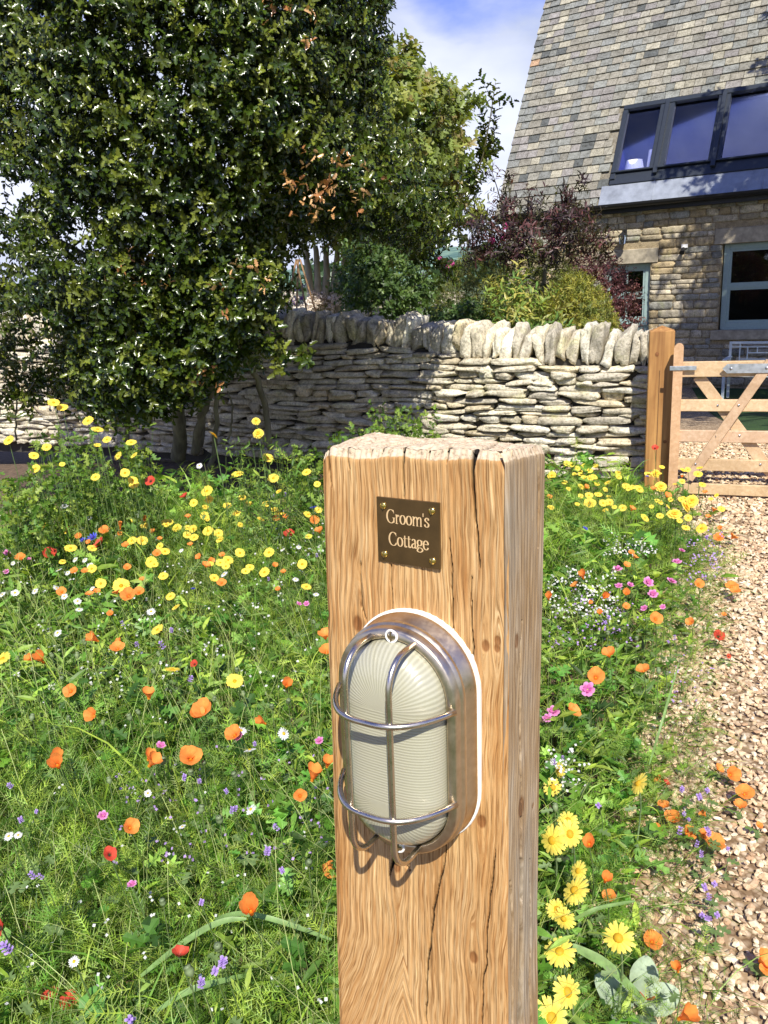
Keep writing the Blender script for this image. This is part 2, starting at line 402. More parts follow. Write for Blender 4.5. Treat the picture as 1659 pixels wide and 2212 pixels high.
KN_F = [(*c1((372, 1262)), .006), (*c1((175, 1212)), .0035), (*c1((1140, 1412)), .0042), (*c1((1210, 1382)), .0035), (*c1((1206, 1430)), .003),
        (*c2((1135, 1476)), .005), (*c7((525, 1522)), .005), (*c2((640, 1760)), .006)]
KN_S = [(*s1((1312, 1378)), .005), (*s2((1340, 1380)), .008), (*s2((1415, 1370)), .003)]
def grain(x, y, knots, cath=None, seed=0):
    g = x + .006 * np.sin(y * 7 + x * 9 + seed) + .0007 * np.sin(y * 31 + x * 40) + .0003 * np.sin(y * 90 + x * 120)
    for kx, ky, r_ in knots:
        dx = x - kx; dy = (y - ky) * .36
        g = g + np.sign(dx) * r_ * 1.2 * np.exp(-(dx * dx + dy * dy) / (2 * (r_ * 2.1) ** 2)) * np.clip(np.abs(dx) / (r_ * .5), 0, 1) * -1
    if cath is not None:
        for (u0, v0, k) in cath:                   # nested pointed arches below the apex, raking lines on their left
            xw = x + .0005 * np.sin(y * 47 + 1) + .0003 * np.sin(y * 118 + x * 60); dy = .012 * np.log1p(np.exp(np.clip((v0 - y + .004 * np.sin(x * 90)) / .012, -30, 30)))
            fold = np.where(xw < u0, xw + dy / k, np.where(xw < u0 + dy / (2 * k), 2 * u0 - xw + dy / k, xw)); g = g - x + fold
    return g
def knotv(x, y, knots):
    o = np.zeros_like(x)
    for kx, ky, r_ in knots:
        o = np.maximum(o, np.clip(1.25 - np.hypot(x - kx, (y - ky) * .62) / r_, 0, 1))
    return o
WP, DP, HP = .200, .098, 1.55
def axis(lo, hi, step): return np.linspace(lo, hi, int(round((hi - lo) / step)) + 1)
yv = np.concatenate([-axis(0, .80, .0018), -np.linspace(.85, HP, 12)])
CHF = .0045                                       # worn chamfer round the top and the arrises
def post_face(kind):
    if kind == 'front':
        xs = axis(-WP, 0, .0007); X, Y = np.meshgrid(xs, yv)
        ck = crack_depth(X, Y, CR_F); kn = knotv(X, Y, KN_F)
        ub, vb = uv(897, 2064)
        g = grain(X, Y, KN_F, [(ub, vb, 3.0)], 0)
        lft = (-X / WP)                           # the face widens a little to its foot on the left
        X2 = X + np.where(lft > 0, -.030 * lft * (-Y), 0) ; e = np.minimum(-X, WP + X)
        rel = .00045 * np.sin(g * 900) + .0012 * np.sin(Y * 9 + X * 20) + .0006 * np.sin(Y * 35 - X * 50)
        Z = -ck * .007 + rel - .0012 * kn - CHF * np.exp(-(e / .0035) ** 2) * .7
        tp = np.clip(1 - (-Y) / (.010 + .0012 * np.sin(X * 70)), 0, 1); Z = Z - tp * .0045       # worn slope under the top edge
        edge = .0018 * np.sin(X * 95) + .0012 * np.sin(X * 300 + 2) + .0008 * np.sin(X * 900)
        Yt = np.interp(X, [-WP, 0], [uv(697, 965)[1], uv(1092, 974)[1]])
        rnd = .004 * np.exp(-((X + WP) / .006) ** 2) + .002 * np.exp(-(X / .004) ** 2)
        Y2 = Y + (Yt + edge * .4 - rnd) * np.exp(Y / .05)
        chip = np.clip(1 - (np.abs(X + .004) / .010 + np.clip(-Y / .020, 0, 9)), 0, 1); Z = Z - chip * .012
        return X2, Y2, Z, g, ck, kn, np.zeros_like(X), tp
    if kind in ('right', 'left'):
        zs = axis(-DP, 0, .0008 if kind == 'right' else .006); Zg, Y = np.meshgrid(zs, yv)
        ck = crack_depth(Zg, Y, CR_S) if kind == 'right' else Zg * 0
        kn = knotv(Zg, Y, KN_S) if kind == 'right' else Zg * 0
        g = grain(Zg, Y, KN_S if kind == 'right' else [], None, 3) + 1.7
        e = np.minimum(-Zg, DP + Zg); sgn = 1 if kind == 'right' else -1
        D = -ck * .018 + .0004 * np.sin(g * 800) + .0016 * np.sin(Y * 6 + 1) - CHF * np.exp(-(e / .0035) ** 2) * .7 - .0012 * kn
        X0 = 0 if kind == 'right' else -WP
        X = X0 + sgn * D + (0 if kind == 'right' else .030 * Y)
        tp = np.clip(1 - (-Y) / .010, 0, 1); X = X - sgn * tp * .004
        tf, tb = (uv(1092, 974)[1], -.004) if kind == 'right' else (uv(697, 965)[1], .002)
        Yt = np.interp(Zg, [-DP, 0], [tb, tf]); rnd = .002 * np.exp(-(Zg / .004) ** 2) + .003 * np.exp(-((Zg + DP) / .005) ** 2)
        if kind == 'left': rnd = rnd + .003 * np.exp(-(Zg / .006) ** 2)
        Y2 = Y + (Yt - rnd + .0006 * np.sin(Zg * 300)) * np.exp(Y / .05)
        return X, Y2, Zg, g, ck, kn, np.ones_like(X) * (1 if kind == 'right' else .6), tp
pm = MB(); at_g = []; at_k = []; at_s = []
def grid_faces(ny, nx, flip=False):
    i = np.arange((ny - 1) * nx).reshape(ny - 1, nx)[:, :-1].ravel()
    f = np.stack([i, i + nx, i + nx + 1, i + 1], 1); return f[:, ::-1] if flip else f
for kd in ('front', 'right', 'left'):
    X, Y, Z, g, ck, kn, sd, tp = post_face(kd)
    pm.add(np.stack([X, Y, Z], -1).reshape(-1, 3), [grid_faces(*X.shape, flip=(kd == 'right'))], np.stack([ck, kn, tp], -1).reshape(-1, 3))
    at_g.append(g.ravel()); at_s.append(sd.ravel())
# top: end grain, rough sawn
def ftop(x):
    return np.interp(x, [-WP, 0], [uv(697, 965)[1], uv(1092, 974)[1]]) + .4 * (.0018 * np.sin(x * 95) + .0012 * np.sin(x * 300 + 2) + .0008 * np.sin(x * 900)) - .004 * np.exp(-((x + WP) / .006) ** 2) - .002 * np.exp(-(x / .004) ** 2)
def stop(z, tf, tb):
    return np.interp(z, [-DP, 0], [tb, tf]) - .002 * np.exp(-(z / .004) ** 2) - .003 * np.exp(-((z + DP) / .005) ** 2) + .0006 * np.sin(z * 300)
xs = axis(-WP + .003, -.003, .0014); zs = axis(-DP + .0035, -.0055, .0014); X, Z = np.meshgrid(xs, zs)
tt = (Z + DP) / DP; ek = np.zeros_like(X)
for pl, w in CR_F[:10]:
    x0 = pl[0][0]; ww = w[0] * .001
    xx = x0 + (.004 * np.sin(Z * 60 + x0 * 99) + .15 * np.sin(x0 * 77) * -Z) * np.clip(-Z / .02, 0, 1)
    ek = np.maximum(ek, np.clip(1.5 - np.abs(X - xx) / (ww * .5 * np.clip(1 + Z / (.03 + ww * 14), .05, 1) + .0005), 0, 1) * (Z > -.03 - ww * 14))
rF = ftop(X); rR = stop(Z, uv(1092, 974)[1], -.004); rL = stop(Z, uv(697, 965)[1], .002); rB = np.interp(X, [-WP, 0], [.002, -.004]) - .006
w4 = [np.exp((Z + .0055) / .004), np.exp((X + .003) / .004), np.exp(-(X + WP - .003) / .004), np.exp(-(Z + DP - .0035) / .004)]
base = np.interp(X, [-WP, 0], [.002, -.004]) * (1 - tt) + np.interp(X, [-WP, 0], [uv(697, 965)[1], uv(1092, 974)[1]]) * tt + .001
base += .0006 * np.sin(X * 500 + Z * 300) + .0012 * np.sin(X * 60) + .001 * np.sin(Z * 110 + X * 33) + .0004 * rng.normal(size=X.shape)
ws = np.clip(sum(w4), 1e-9, 9); wm = np.max(w4, axis=0)
Yt = base * (1 - wm) + wm * (rF * w4[0] + rR * w4[1] + rL * w4[2] + rB * w4[3]) / ws - ek * .009 * (1 - .6 * wm)
pm.add(np.stack([X, Yt, Z], -1).reshape(-1, 3), [grid_faces(*X.shape, flip=False)], np.stack([ek, 0 * X, 1 + 0 * X], -1).reshape(-1, 3))
at_g.append((X * 1.0 + Z * .6 + .01 * np.sin(Z * 40)).ravel()); at_s.append(np.full(X.size, 2.))
pm.box((-WP - .03, -HP, -DP), (-.004, -.016, -DP + .004)); at_g.append(np.zeros(8)); at_s.append(np.ones(8))
m, n, l, p = mat('oak')
ag = attr(n, 'g'); ac = attr(n, 'col'); asd = attr(n, 'sd'); oc = objco(n)
sx = n.new('ShaderNodeSeparateXYZ'); l.new(oc, sx.inputs[0])
def gvec(kg, ky, kz=0.):
    c_ = n.new('ShaderNodeCombineXYZ')
    for i_, (src, k_) in enumerate(((ag.outputs['Fac'], kg), (sx.outputs['Y'], ky), (asd.outputs['Fac'], 3.))):
        q = n.new('ShaderNodeMath'); q.operation = 'MULTIPLY'; l.new(src, q.inputs[0]); q.inputs[1].default_value = k_; l.new(q.outputs[0], c_.inputs[i_])
    return c_.outputs[0]
f1 = noise(n, l, 1, 3, .6, gvec(620, 14)); f2 = noise(n, l, 1, 4, .6, gvec(170, 3)); f3 = noise(n, l, 1, 5, .6, gvec(26, 5)); f4 = noise(n, l, 1, 2, .5, gvec(700, 24))
cf = ramp(n, l, f1.outputs[0], [(.33, (.36, .188, .068)), (.47, (.465, .272, .108)), (.62, (.55, .362, .168))])
r2 = ramp(n, l, f2.outputs[0], [(.34, (.82, .73, .62)), (.50, (1, .98, .95)), (.66, (1.10, 1.12, 1.10))])
r3 = ramp(n, l, f3.outputs[0], [(.34, (.90, .80, .68)), (.5, (1, 1, 1)), (.7, (1.08, 1.1, 1.12))])
r4 = ramp(n, l, f4.outputs[0], [(.36, (.5, .42, .32)), (.47, (1, 1, 1))])
c = mul(n, l, cf.outputs[0], r2.outputs[0]); c = mul(n, l, c.outputs[2], r3.outputs[0]); c = mul(n, l, c.outputs[2], r4.outputs[0], fac=.8)
f5 = noise(n, l, 1, 3, .6, gvec(640, 16)); r5 = ramp(n, l, f5.outputs[0], [(.54, (1, 1, 1)), (.66, (1.22, 1.30, 1.42))]); c = mul(n, l, c.outputs[2], r5.outputs[0])
# weathered side: greyer and more even
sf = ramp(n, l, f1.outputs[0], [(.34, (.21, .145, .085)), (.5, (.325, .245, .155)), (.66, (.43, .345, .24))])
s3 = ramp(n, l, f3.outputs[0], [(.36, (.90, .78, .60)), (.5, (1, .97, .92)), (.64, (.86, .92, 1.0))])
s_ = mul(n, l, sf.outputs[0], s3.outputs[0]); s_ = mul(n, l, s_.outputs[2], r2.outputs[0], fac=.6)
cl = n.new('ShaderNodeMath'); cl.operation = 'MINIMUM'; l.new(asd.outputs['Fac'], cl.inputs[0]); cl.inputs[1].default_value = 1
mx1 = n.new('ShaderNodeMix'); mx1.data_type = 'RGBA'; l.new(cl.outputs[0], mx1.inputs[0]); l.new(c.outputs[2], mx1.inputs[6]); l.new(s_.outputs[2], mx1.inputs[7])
sc_ = n.new('ShaderNodeSeparateColor'); l.new(ac.outputs['Color'], sc_.inputs[0])
# pale worn end grain and top slope
e1 = noise(n, l, 160, 5, .7, oc); ec = ramp(n, l, e1.outputs[0], [(.32, (.24, .17, .10)), (.45, (.52, .40, .26)), (.7, (.68, .57, .40))])
mx2 = n.new('ShaderNodeMix'); mx2.data_type = 'RGBA'; tpw = n.new('ShaderNodeMapRange'); l.new(sc_.outputs[2], tpw.inputs[0]); tpw.inputs[1].default_value = .12; tpw.inputs[2].default_value = .25
l.new(tpw.outputs[0], mx2.inputs[0]); l.new(mx1.outputs[2], mx2.inputs[6]); l.new(ec.outputs[0], mx2.inputs[7])
kc = mul(n, l, mx2.outputs[2], (.45, .30, .20)); mx3 = n.new('ShaderNodeMix'); mx3.data_type = 'RGBA'
kw = ramp(n, l, sc_.outputs[1], [(.15, (0, 0, 0)), (.5, (.85, .85, .85))]); l.new(kw.outputs[0], mx3.inputs[0]); l.new(mx2.outputs[2], mx3.inputs[6]); l.new(kc.outputs[2], mx3.inputs[7])
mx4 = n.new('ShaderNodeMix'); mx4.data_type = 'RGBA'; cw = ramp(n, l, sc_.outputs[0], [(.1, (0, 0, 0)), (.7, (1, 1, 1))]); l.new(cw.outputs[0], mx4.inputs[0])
l.new(mx3.outputs[2], mx4.inputs[6]); mx4.inputs[7].default_value = (.010, .007, .004, 1)  # cracks painted near black: their shade is put into the colour
l.new(mx4.outputs[2], p.inputs['Base Color']); p.inputs['Roughness'].default_value = .72; p.inputs['Specular IOR Level'].default_value = .25
hh = mul(n, l, f1.outputs[0], r4.outputs[0], 'ADD'); hh = mul(n, l, hh.outputs[2], f2.outputs[0], 'ADD'); bump(n, l, hh.outputs[2], p, .32, .0012)
post = empty('oak_gatepost', mat=PM)
tag(post, 'thick cracked oak post in the flower bed, carrying a brass plate and caged lamp', 'post')
pob = pm.build('timber', m, post, smooth=True, attrs={'g': np.concatenate(at_g), 'sd': np.concatenate(at_s)})

# ------------------------------------------------------------------ name plaque
def metal(name, col, rough, var=.15, ns=60, aniso=0, bmp=.05):
    m, n, l, p = mat(name); t = noise(n, l, ns, 6, .65, objco(n))
    c = ramp(n, l, t.outputs[0], [(.3, tuple(x * (1 - var) for x in col)), (.7, tuple(min(1, x * (1 + var)) for x in col))])
    l.new(c.outputs[0], p.inputs['Base Color']); p.inputs['Metallic'].default_value = 1
    r = ramp(n, l, t.outputs[0], [(.3, (rough * .8,) * 3), (.7, (rough * 1.25,) * 3)]); l.new(r.outputs[0], p.inputs['Roughness'])
    if bmp: bump(n, l, t.outputs[0], p, bmp, .0005)
    return m
MT['brass_dark'] = simple('tarnished_brass', (.105, .062, .022), .42, .55, 38, .22)
MT['brass'] = metal('polished_brass', (.83, .60, .16), .16)
MT['letter'] = simple('letter_fill', (.60, .41, .20), .5, 0, 60, .08)
MT['slot'] = simple('screw_slot', (.10, .07, .02), .6)
pq = [uv(*q_, .002) for q_ in ((815, 1076), (949, 1081), (954, 1224), (821, 1216))]
u0 = (pq[0][0] + pq[3][0]) / 2; u1 = (pq[1][0] + pq[2][0]) / 2; vt = (pq[0][1] + pq[1][1]) / 2; vb = (pq[2][1] + pq[3][1]) / 2
PW, PH = u1 - u0, vt - vb
ang = R(-.5)
Rl = np.array([[math.cos(ang), -math.sin(ang), 0], [math.sin(ang), math.cos(ang), 0], [0, 0, 1]])
Rw = POST_A @ Rl
plq = empty('name_plaque', mat=frame(Rw[:, 0], Rw[:, 1], Rw[:, 2], PO + POST_A @ np.array([(u0 + u1) / 2, (vt + vb) / 2, .0015])))
tag(plq, 'small square tarnished brass name plate screwed to the oak post above the lamp', 'sign')
b = MB(); b.box((-PW / 2, -PH / 2, 0), (PW / 2, PH / 2, .0028), bev=.0004); b.build('plate', MT['brass_dark'], plq)
# lettering: strokes whose width follows their direction, like a roman serif face (cap height 1)
def strk(pts, thick=.13, thin=.045, force=None):
    pts = np.array(pts, float)
    if len(pts) > 2 and force is None:
        t = np.linspace(0, 1, len(pts)); tt = np.linspace(0, 1, (len(pts) - 1) * 6 + 1)
        def cr_(a):                                # Catmull-Rom
            o = []; a_ = np.concatenate([[2 * a[0] - a[1]], a, [2 * a[-1] - a[-2]]])
            for i in range(1, len(a_) - 2):
                for s in np.linspace(0, 1, 6, endpoint=False):
                    o.append(.5 * (2 * a_[i] + (a_[i + 1] - a_[i - 1]) * s + (2 * a_[i - 1] - 5 * a_[i] + 4 * a_[i + 1] - a_[i + 2]) * s * s + (3 * a_[i] - a_[i - 1] - 3 * a_[i + 1] + a_[i + 2]) * s ** 3))
            return np.array(o + [a[-1]])
        pts = np.stack([cr_(pts[:, 0]), cr_(pts[:, 1])], 1)
    d = np.gradient(pts, axis=0); d /= np.linalg.norm(d, axis=1)[:, None]
    w = (thin + (thick - thin) * np.abs(d[:, 1]) ** 1.5) if force is None else np.full(len(pts), force)
    nn_ = np.stack([-d[:, 1], d[:, 0]], 1); return pts + nn_ * w[:, None] / 2, pts - nn_ * w[:, None] / 2
def oval(cx_, cy_, rx, ry, a0=0, a1=360, n_=14):
    a = np.radians(np.linspace(a0, a1, n_)); return [(cx_ + rx * math.cos(t), cy_ + ry * math.sin(t)) for t in a]
XH = .66
G_ = {
 'G': (.74, [oval(.38, .5, .33, .50, 48, 318, 12), ([(.62, .06), (.62, .40)], .11), ([(.50, .40), (.72, .40)], .04), ([(.60, .98), (.62, .74)], .04)]),
 'C': (.70, [oval(.38, .5, .33, .50, 44, 322, 12), ([(.61, .98), (.63, .72)], .04), ([(.62, .10), (.66, .26)], .03)]),
 'r': (.36, [([(.10, 0), (.10, XH)], .10), ([(.02, 0), (.22, 0)], .04), ([(.0, XH - .03), (.12, XH)], .04), [(.12, .48), (.20, .63), (.32, .62)], ([(.28, .60), (.33, .54)], .09)]),
 'o': (.52, [oval(.25, XH / 2, .20, XH / 2, 90, 450, 14)]),
 'm': (.80, [([(.10, 0), (.10, XH)], .10), ([(.40, 0), (.40, .5)], .10), ([(.70, 0), (.70, .5)], .10), ([(.02, 0), (.19, 0)], .04), ([(.32, 0), (.49, 0)], .04), ([(.62, 0), (.79, 0)], .04),
             ([(.0, XH - .03), (.12, XH)], .04), [(.12, .48), (.24, .63), (.35, .62), (.40, .48)], [(.42, .48), (.54, .63), (.65, .62), (.70, .48)]]),
 "'": (.18, [([(.08, .72), (.09, .98)], .07)]),
 's': (.42, [[(.33, .50), (.30, .62), (.18, XH), (.07, .55), (.10, .43), (.24, .32), (.34, .20), (.30, .05), (.17, 0), (.06, .06), (.03, .18)]]),
 't': (.33, [([(.13, .12), (.13, .84)], .10), ([(.01, XH - .02), (.28, XH - .02)], .045), [(.13, .14), (.16, .02), (.24, .01), (.31, .08)]]),
 'a': (.46, [([(.32, .08), (.32, .48)], .10), [(.32, .46), (.28, .62), (.17, XH), (.06, .56)], [(.32, .38), (.14, .30), (.05, .16), (.12, .02), (.22, .03), (.32, .12)], [(.32, .10), (.36, .01), (.45, .06)]]),
 'g': (.50, [oval(.22, .45, .17, .21, 90, 450, 12), ([(.33, .60), (.47, .60)], .05), [(.10, .27), (.05, .18), (.10, .10), (.30, .08), (.44, .0), (.43, -.14), (.24, -.24), (.05, -.17), (.06, -.04), (.14, .06)]]),
 'e': (.46, [[(.06, .40), (.39, .40), (.37, .56), (.24, XH), (.10, .58), (.04, .36), (.08, .12), (.22, 0), (.34, .04), (.42, .16)]]),
}
def word(txt, cx_, base, H, mb):
    wd = sum(G_[c_][0] for c_ in txt) * H; x = cx_ - wd / 2
    for c_ in txt:
        for s_ in G_[c_][1]:
            if isinstance(s_, tuple): a_, b_ = strk(s_[0], force=s_[1])
            else: a_, b_ = strk(s_)
            k = len(a_); q = np.concatenate([a_, b_]) * H + np.array([x, base])
            z = .0031 + .00001 * rng.random()
            mb.add(np.concatenate([q, np.full((2 * k, 1), z)], 1), [(k + i, k + i + 1, i + 1, i) for i in range(k - 1)])
        x += G_[c_][0] * H
b = MB(); word("Groom's", .0005, .0080, .0134, b); word("Cottage", .0008, -.0145, .0134, b)
b.build('lettering', MT['letter'], plq)
def dome_screw(r, h, parent, matx, name='screw', cross=False):
    b = MB(); rings = []
    for i in range(6):
        a = i / 5 * math.pi / 2; rings.append((r * math.cos(a), h * math.sin(a)))
    th = np.arange(16) * 2 * np.pi / 16; vs = []
    for rr_, hh_ in rings: vs.append(np.stack([rr_ * np.cos(th), rr_ * np.sin(th), np.full(16, hh_)], 1))
    f = [(i * 16 + j, i * 16 + (j + 1) % 16, (i + 1) * 16 + (j + 1) % 16, (i + 1) * 16 + j) for i in range(5) for j in range(16)]
    b.add(np.concatenate(vs), f)
    w_ = r * .12
    b.box((-w_, -r * .86, h * .30), (w_, r * .86, h * 1.03), mi=1)
    if cross: b.box((-r * .6, -w_, h * .30), (r * .6, w_, h * 1.06), mi=1)
    return b.build(name, [matx, MT['slot']], parent, smooth=False)
for (sx_, sy_) in ((-1, 1), (1, 1), (-1, -1), (1, -1)):
    s_ = dome_screw(.0038, .0024, plq, MT['brass']); s_.location = (sx_ * (PW / 2 - .0078), sy_ * (PH / 2 - .0082), .0028)
    s_.rotation_euler = (0, 0, rng.uniform(-.2, .2))
    for pl in s_.data.polygons: pl.use_smooth = pl.material_index == 0

# ------------------------------------------------------------------ caged bulkhead lamp
MT['brushed'] = metal('brushed_nickel', (.60, .505, .37), .34, .12, 90)
MT['bar'] = metal('guard_steel', (.60, .53, .43), .27, .12, 60)
MT['gasket'] = simple('white_plastic', (.82, .80, .74), .45, 0, 30, .04)
LC = np.array([-.102, -.285, 0.]); LR, LH = .071, .054
lamp = empty('wall_lamp', mat=frame(PU, PV, PN, PO + POST_A @ LC))
tag(lamp, 'oval metal bulkhead lamp with ribbed glass and wire cage on the oak post', 'lamp')
def stad(r, hl, k=28):
    a = np.linspace(0, np.pi, k + 1); top = np.stack([r * np.cos(a), hl + r * np.sin(a)], 1)
    st = np.linspace(hl, -hl, 7)[1:-1]
    bot = np.stack([r * np.cos(a + np.pi), -hl + r * np.sin(a + np.pi)], 1)
    return np.concatenate([top, np.stack([np.full(5, -r), st], 1), bot, np.stack([np.full(5, r), -st], 1)])
def loft(mb, prof, hl=LH, capend=False, mi=0):
    """profile = [(radius, z), ...] swept round the oval"""
    n_ = len(stad(1, hl)); vs = [np.concatenate([stad(r_, hl), np.full((n_, 1), z_)], 1) for r_, z_ in prof]
    f = [(i * n_ + j, i * n_ + (j + 1) % n_, (i + 1) * n_ + (j + 1) % n_, (i + 1) * n_ + j) for i in range(len(prof) - 1) for j in range(n_)]
    if capend: f.append(tuple((len(prof) - 1) * n_ + j for j in range(n_)))
    mb.add(np.concatenate(vs), f, mi=mi)
b = MB(); loft(b, [(LR + .0013, -.001), (LR + .0016, .005), (LR + .0008, .0062), (LR - .01, .0062)]); b.build('gasket', MT['gasket'], lamp, smooth=False)
b = MB(); loft(b, [(LR - .001, .0055), (LR - .0005, .0085), (LR - .002, .0105), (LR - .0055, .0255), (LR - .0060, .0262)])
o = b.build('base', MT['brushed'], lamp, smooth=True)
b = MB(); loft(b, [(LR - .0085, .0262), (LR - .0040, .0266), (LR - .0022, .0280), (LR - .0026, .0325), (LR - .0045, .0338), (LR - .0050, .0352), (LR - .0052, .0425), (LR - .0072, .0446), (LR - .0130, .0450), (.0572, .0450), (.0560, .0440), (.0556, .030)])
o = b.build('cover_ring', MT['brushed'], lamp, smooth=True)
# ribbed glass
nr_, ns_ = 40, 168
def stadN(r, hl, N_):
    per = 2 * np.pi * .05 + 4 * hl; s_ = np.linspace(0, per, N_, endpoint=False); q = np.pi * .05; out = []
    for t in s_:
        if t < q: a = t / .05; out.append((r * math.cos(a), hl + r * math.sin(a)))
        elif t < q + 2 * hl: out.append((-r, hl - (t - q)))
        elif t < 2 * q + 2 * hl: a = np.pi + (t - q - 2 * hl) / .05; out.append((r * math.cos(a), -hl + r * math.sin(a)))
        else: out.append((r, -hl + (t - 2 * q - 2 * hl)))
    return np.array(out)
b = MB(); vs = []; GR = .0545
for i in range(nr_ + 1):
    a = i / nr_; r_ = GR * math.cos(a * math.pi / 2) ** .62 if i < nr_ else .0035
    z_ = .040 + .032 * math.sin(a * math.pi / 2) ** .9
    vs.append(np.concatenate([stadN(r_, LH * (1 - .12 * a), ns_), np.full((ns_, 1), z_)], 1))
v = np.concatenate([np.concatenate([stadN(GR, LH, ns_), np.full((ns_, 1), .028)], 1)] + vs)
f = [(i * ns_ + j, i * ns_ + (j + 1) % ns_, (i + 1) * ns_ + (j + 1) % ns_, (i + 1) * ns_ + j) for i in range(nr_ + 1) for j in range(ns_)] + [tuple((nr_ + 1) * ns_ + j for j in range(ns_))]
b.add(v, f)
m, n, l, p = mat('ribbed_glass')
oc = objco(n); sp = n.new('ShaderNodeSeparateXYZ'); l.new(oc, sp.inputs[0])
def M_(op, a, bb=None):
    q = n.new('ShaderNodeMath'); q.operation = op
    for i_, s_ in enumerate((a, bb)):
        if s_ is None: continue
        if isinstance(s_, (int, float)): q.inputs[i_].default_value = s_
        else: l.new(s_, q.inputs[i_])
    return q.outputs[0]
ay = M_('ABSOLUTE', sp.outputs['Y']); over = M_('SUBTRACT', ay, LH * .9); endm = M_('GREATER_THAN', over, 0.)
ph1 = M_('MULTIPLY', sp.outputs['Y'], 2 * math.pi / .0029); ang_ = M_('ARCTAN2', sp.outputs['X'], M_('ADD', over, .0001)); ph2 = M_('MULTIPLY', ang_, 64)
ph = M_('ADD', M_('MULTIPLY', ph1, M_('SUBTRACT', 1, endm)), M_('MULTIPLY', ph2, endm)); rib = M_('SINE', ph)
bump(n, l, rib, p, .16, .0009)
cr_ = ramp(n, l, M_('ADD', M_('MULTIPLY', rib, .5), .5), [(0, (.34, .325, .225)), (1, (.43, .415, .30))]); l.new(cr_.outputs[0], p.inputs['Base Color'])
p.inputs['Roughness'].default_value = .30; p.inputs['Subsurface Weight'].default_value = .25; p.inputs['Subsurface Radius'].default_value = (.01, .01, .008); p.inputs['Coat Weight'].default_value = .6; p.inputs['Coat Roughness'].default_value = .12
b.build('glass_cover', m, lamp, smooth=True)
# guard bars
def arc_bar(a0, a1, top, rc, k=8):
    """side profile in (s, z): up from a0, across at height top, down to a1 with rounded corners"""
    P = [(a0, .043)]; s_ = np.sign(a1 - a0)
    for t in np.linspace(0, math.pi / 2, k): P.append((a0 + s_ * (rc - rc * math.cos(t)), top - rc + rc * math.sin(t)))
    for t in np.linspace(0, math.pi / 2, k): P.append((a1 - s_ * (rc - rc * math.sin(t)), top - rc + rc * math.cos(t)))
    P.append((a1, .043)); return np.array(P)
for ux in (-.0235, .0235):
    pr = arc_bar(.109, -.107, .0925, .030); b = MB(); b.tube(np.stack([np.full(len(pr), ux), pr[:, 0], pr[:, 1]], 1), .0030, 12); b.build('guard_bar', MT['bar'], lamp, smooth=True)
for vy, dz in ((.049, .0985), (-.047, .0985)):
    xs_ = np.linspace(-1, 1, 26); pr = np.stack([xs_ * .0645, np.full(26, vy), .043 + (dz - .043) * (1 - np.abs(xs_) ** 2.9)], 1)
    b = MB(); b.tube(pr, .0030, 12); b.build('guard_bar', MT['bar'], lamp, smooth=True)
for sy_ in (1, -1):
    s_ = dome_screw(.0055, .0022, lamp, MT['bar'], cross=True); s_.location = (.0, sy_ * .1135, .045)
    b = MB(); b.tube([(.0058 * math.cos(t), .0058 * math.sin(t), .0004) for t in np.linspace(0, 2 * math.pi, 24, endpoint=False)], .0013, 6, closed=True)
    b.build('washer', MT['gasket'], s_, smooth=True)

# ------------------------------------------------------------------ stones
def rock_template(k=4):
    """cube sphere with k x k faces a side"""
    vs = []; fs = []; n0_ = 0
    g = np.linspace(-1, 1, k + 1); A, B = np.meshgrid(g, g)
    for ax in range(3):
        for sd in (-1, 1):
            c = [None] * 3; c[ax] = np.full(A.shape, float(sd)); o = [a for a in range(3) if a != ax]; c[o[0]] = A; c[o[1]] = B
            vs.append(np.stack(c, -1).reshape(-1, 3)); f = grid_faces(k + 1, k + 1); fs.append((f if (sd == 1) == (ax != 1) else f[:, ::-1]) + n0_); n0_ += (k + 1) ** 2
    v = np.concatenate(vs); f = np.concatenate(fs)
    key = {}; mp_ = np.zeros(len(v), int); keep = []
    for i, q in enumerate(np.round(v, 5)):
        t = tuple(q)
        if t not in key: key[t] = len(keep); keep.append(i)
        mp_[i] = key[t]
    return v[keep], mp_[f]
RV, RF = rock_template(4)
RV6, RF6 = rock_template(7)
def vnoise(p, seed):
    r_ = np.random.default_rng(abs(seed)); o = np.zeros(len(p))
    for k in range(5):
        w = r_.normal(size=3) * (1.3 + k * .9); o += np.sin(p @ w + r_.uniform(0, 6)) / (1 + .7 * k)
    return o / 2.2
def stone(mb, size, T, X3, col, rough=.16, rnd=.45, seed=0, hi=False, taper=0, cuts=0):
    v0 = (RV6 if hi else RV).copy(); v = v0 * (1 - rnd) + unit(v0) * rnd * 1.18
    if cuts:                                     # split faces: clip the block with a few random planes
        rc_ = np.random.default_rng(abs(seed) + 77)
        for _ in range(cuts):
            w_ = rc_.normal(size=3) * np.array([1, .5, 1]); w_ /= np.linalg.norm(w_); d_ = rc_.uniform(.82, 1.1); ex = v @ w_ - d_; v = v - np.clip(ex, 0, None)[:, None] * w_
    nz_ = vnoise(v0 * 1.2, seed); nz2_ = vnoise(v0 * 3.1, seed + 991)
    v = v * (1 + rough * nz_ + rough * .5 * nz2_)[:, None]
    v[:, 2] += .10 * vnoise(v0[:, [0, 0, 1]] * 1.3, seed + 5) * 1
    if taper: v[:, 0] *= (1 - taper * (v[:, 2] + 1) / 2)
    v = v * np.array(size) / 2
    mb.add(v @ X3.T + T, [RF6 if hi else RF], col)
STCOL = [(.74, .69, .57), (.80, .76, .65), (.68, .63, .52), (.84, .81, .72), (.70, .62, .47), (.62, .58, .50)]
def scol(r_): 
    c = np.array(STCOL[r_.integers(len(STCOL))]); return c * r_.uniform(.8, 1.12)

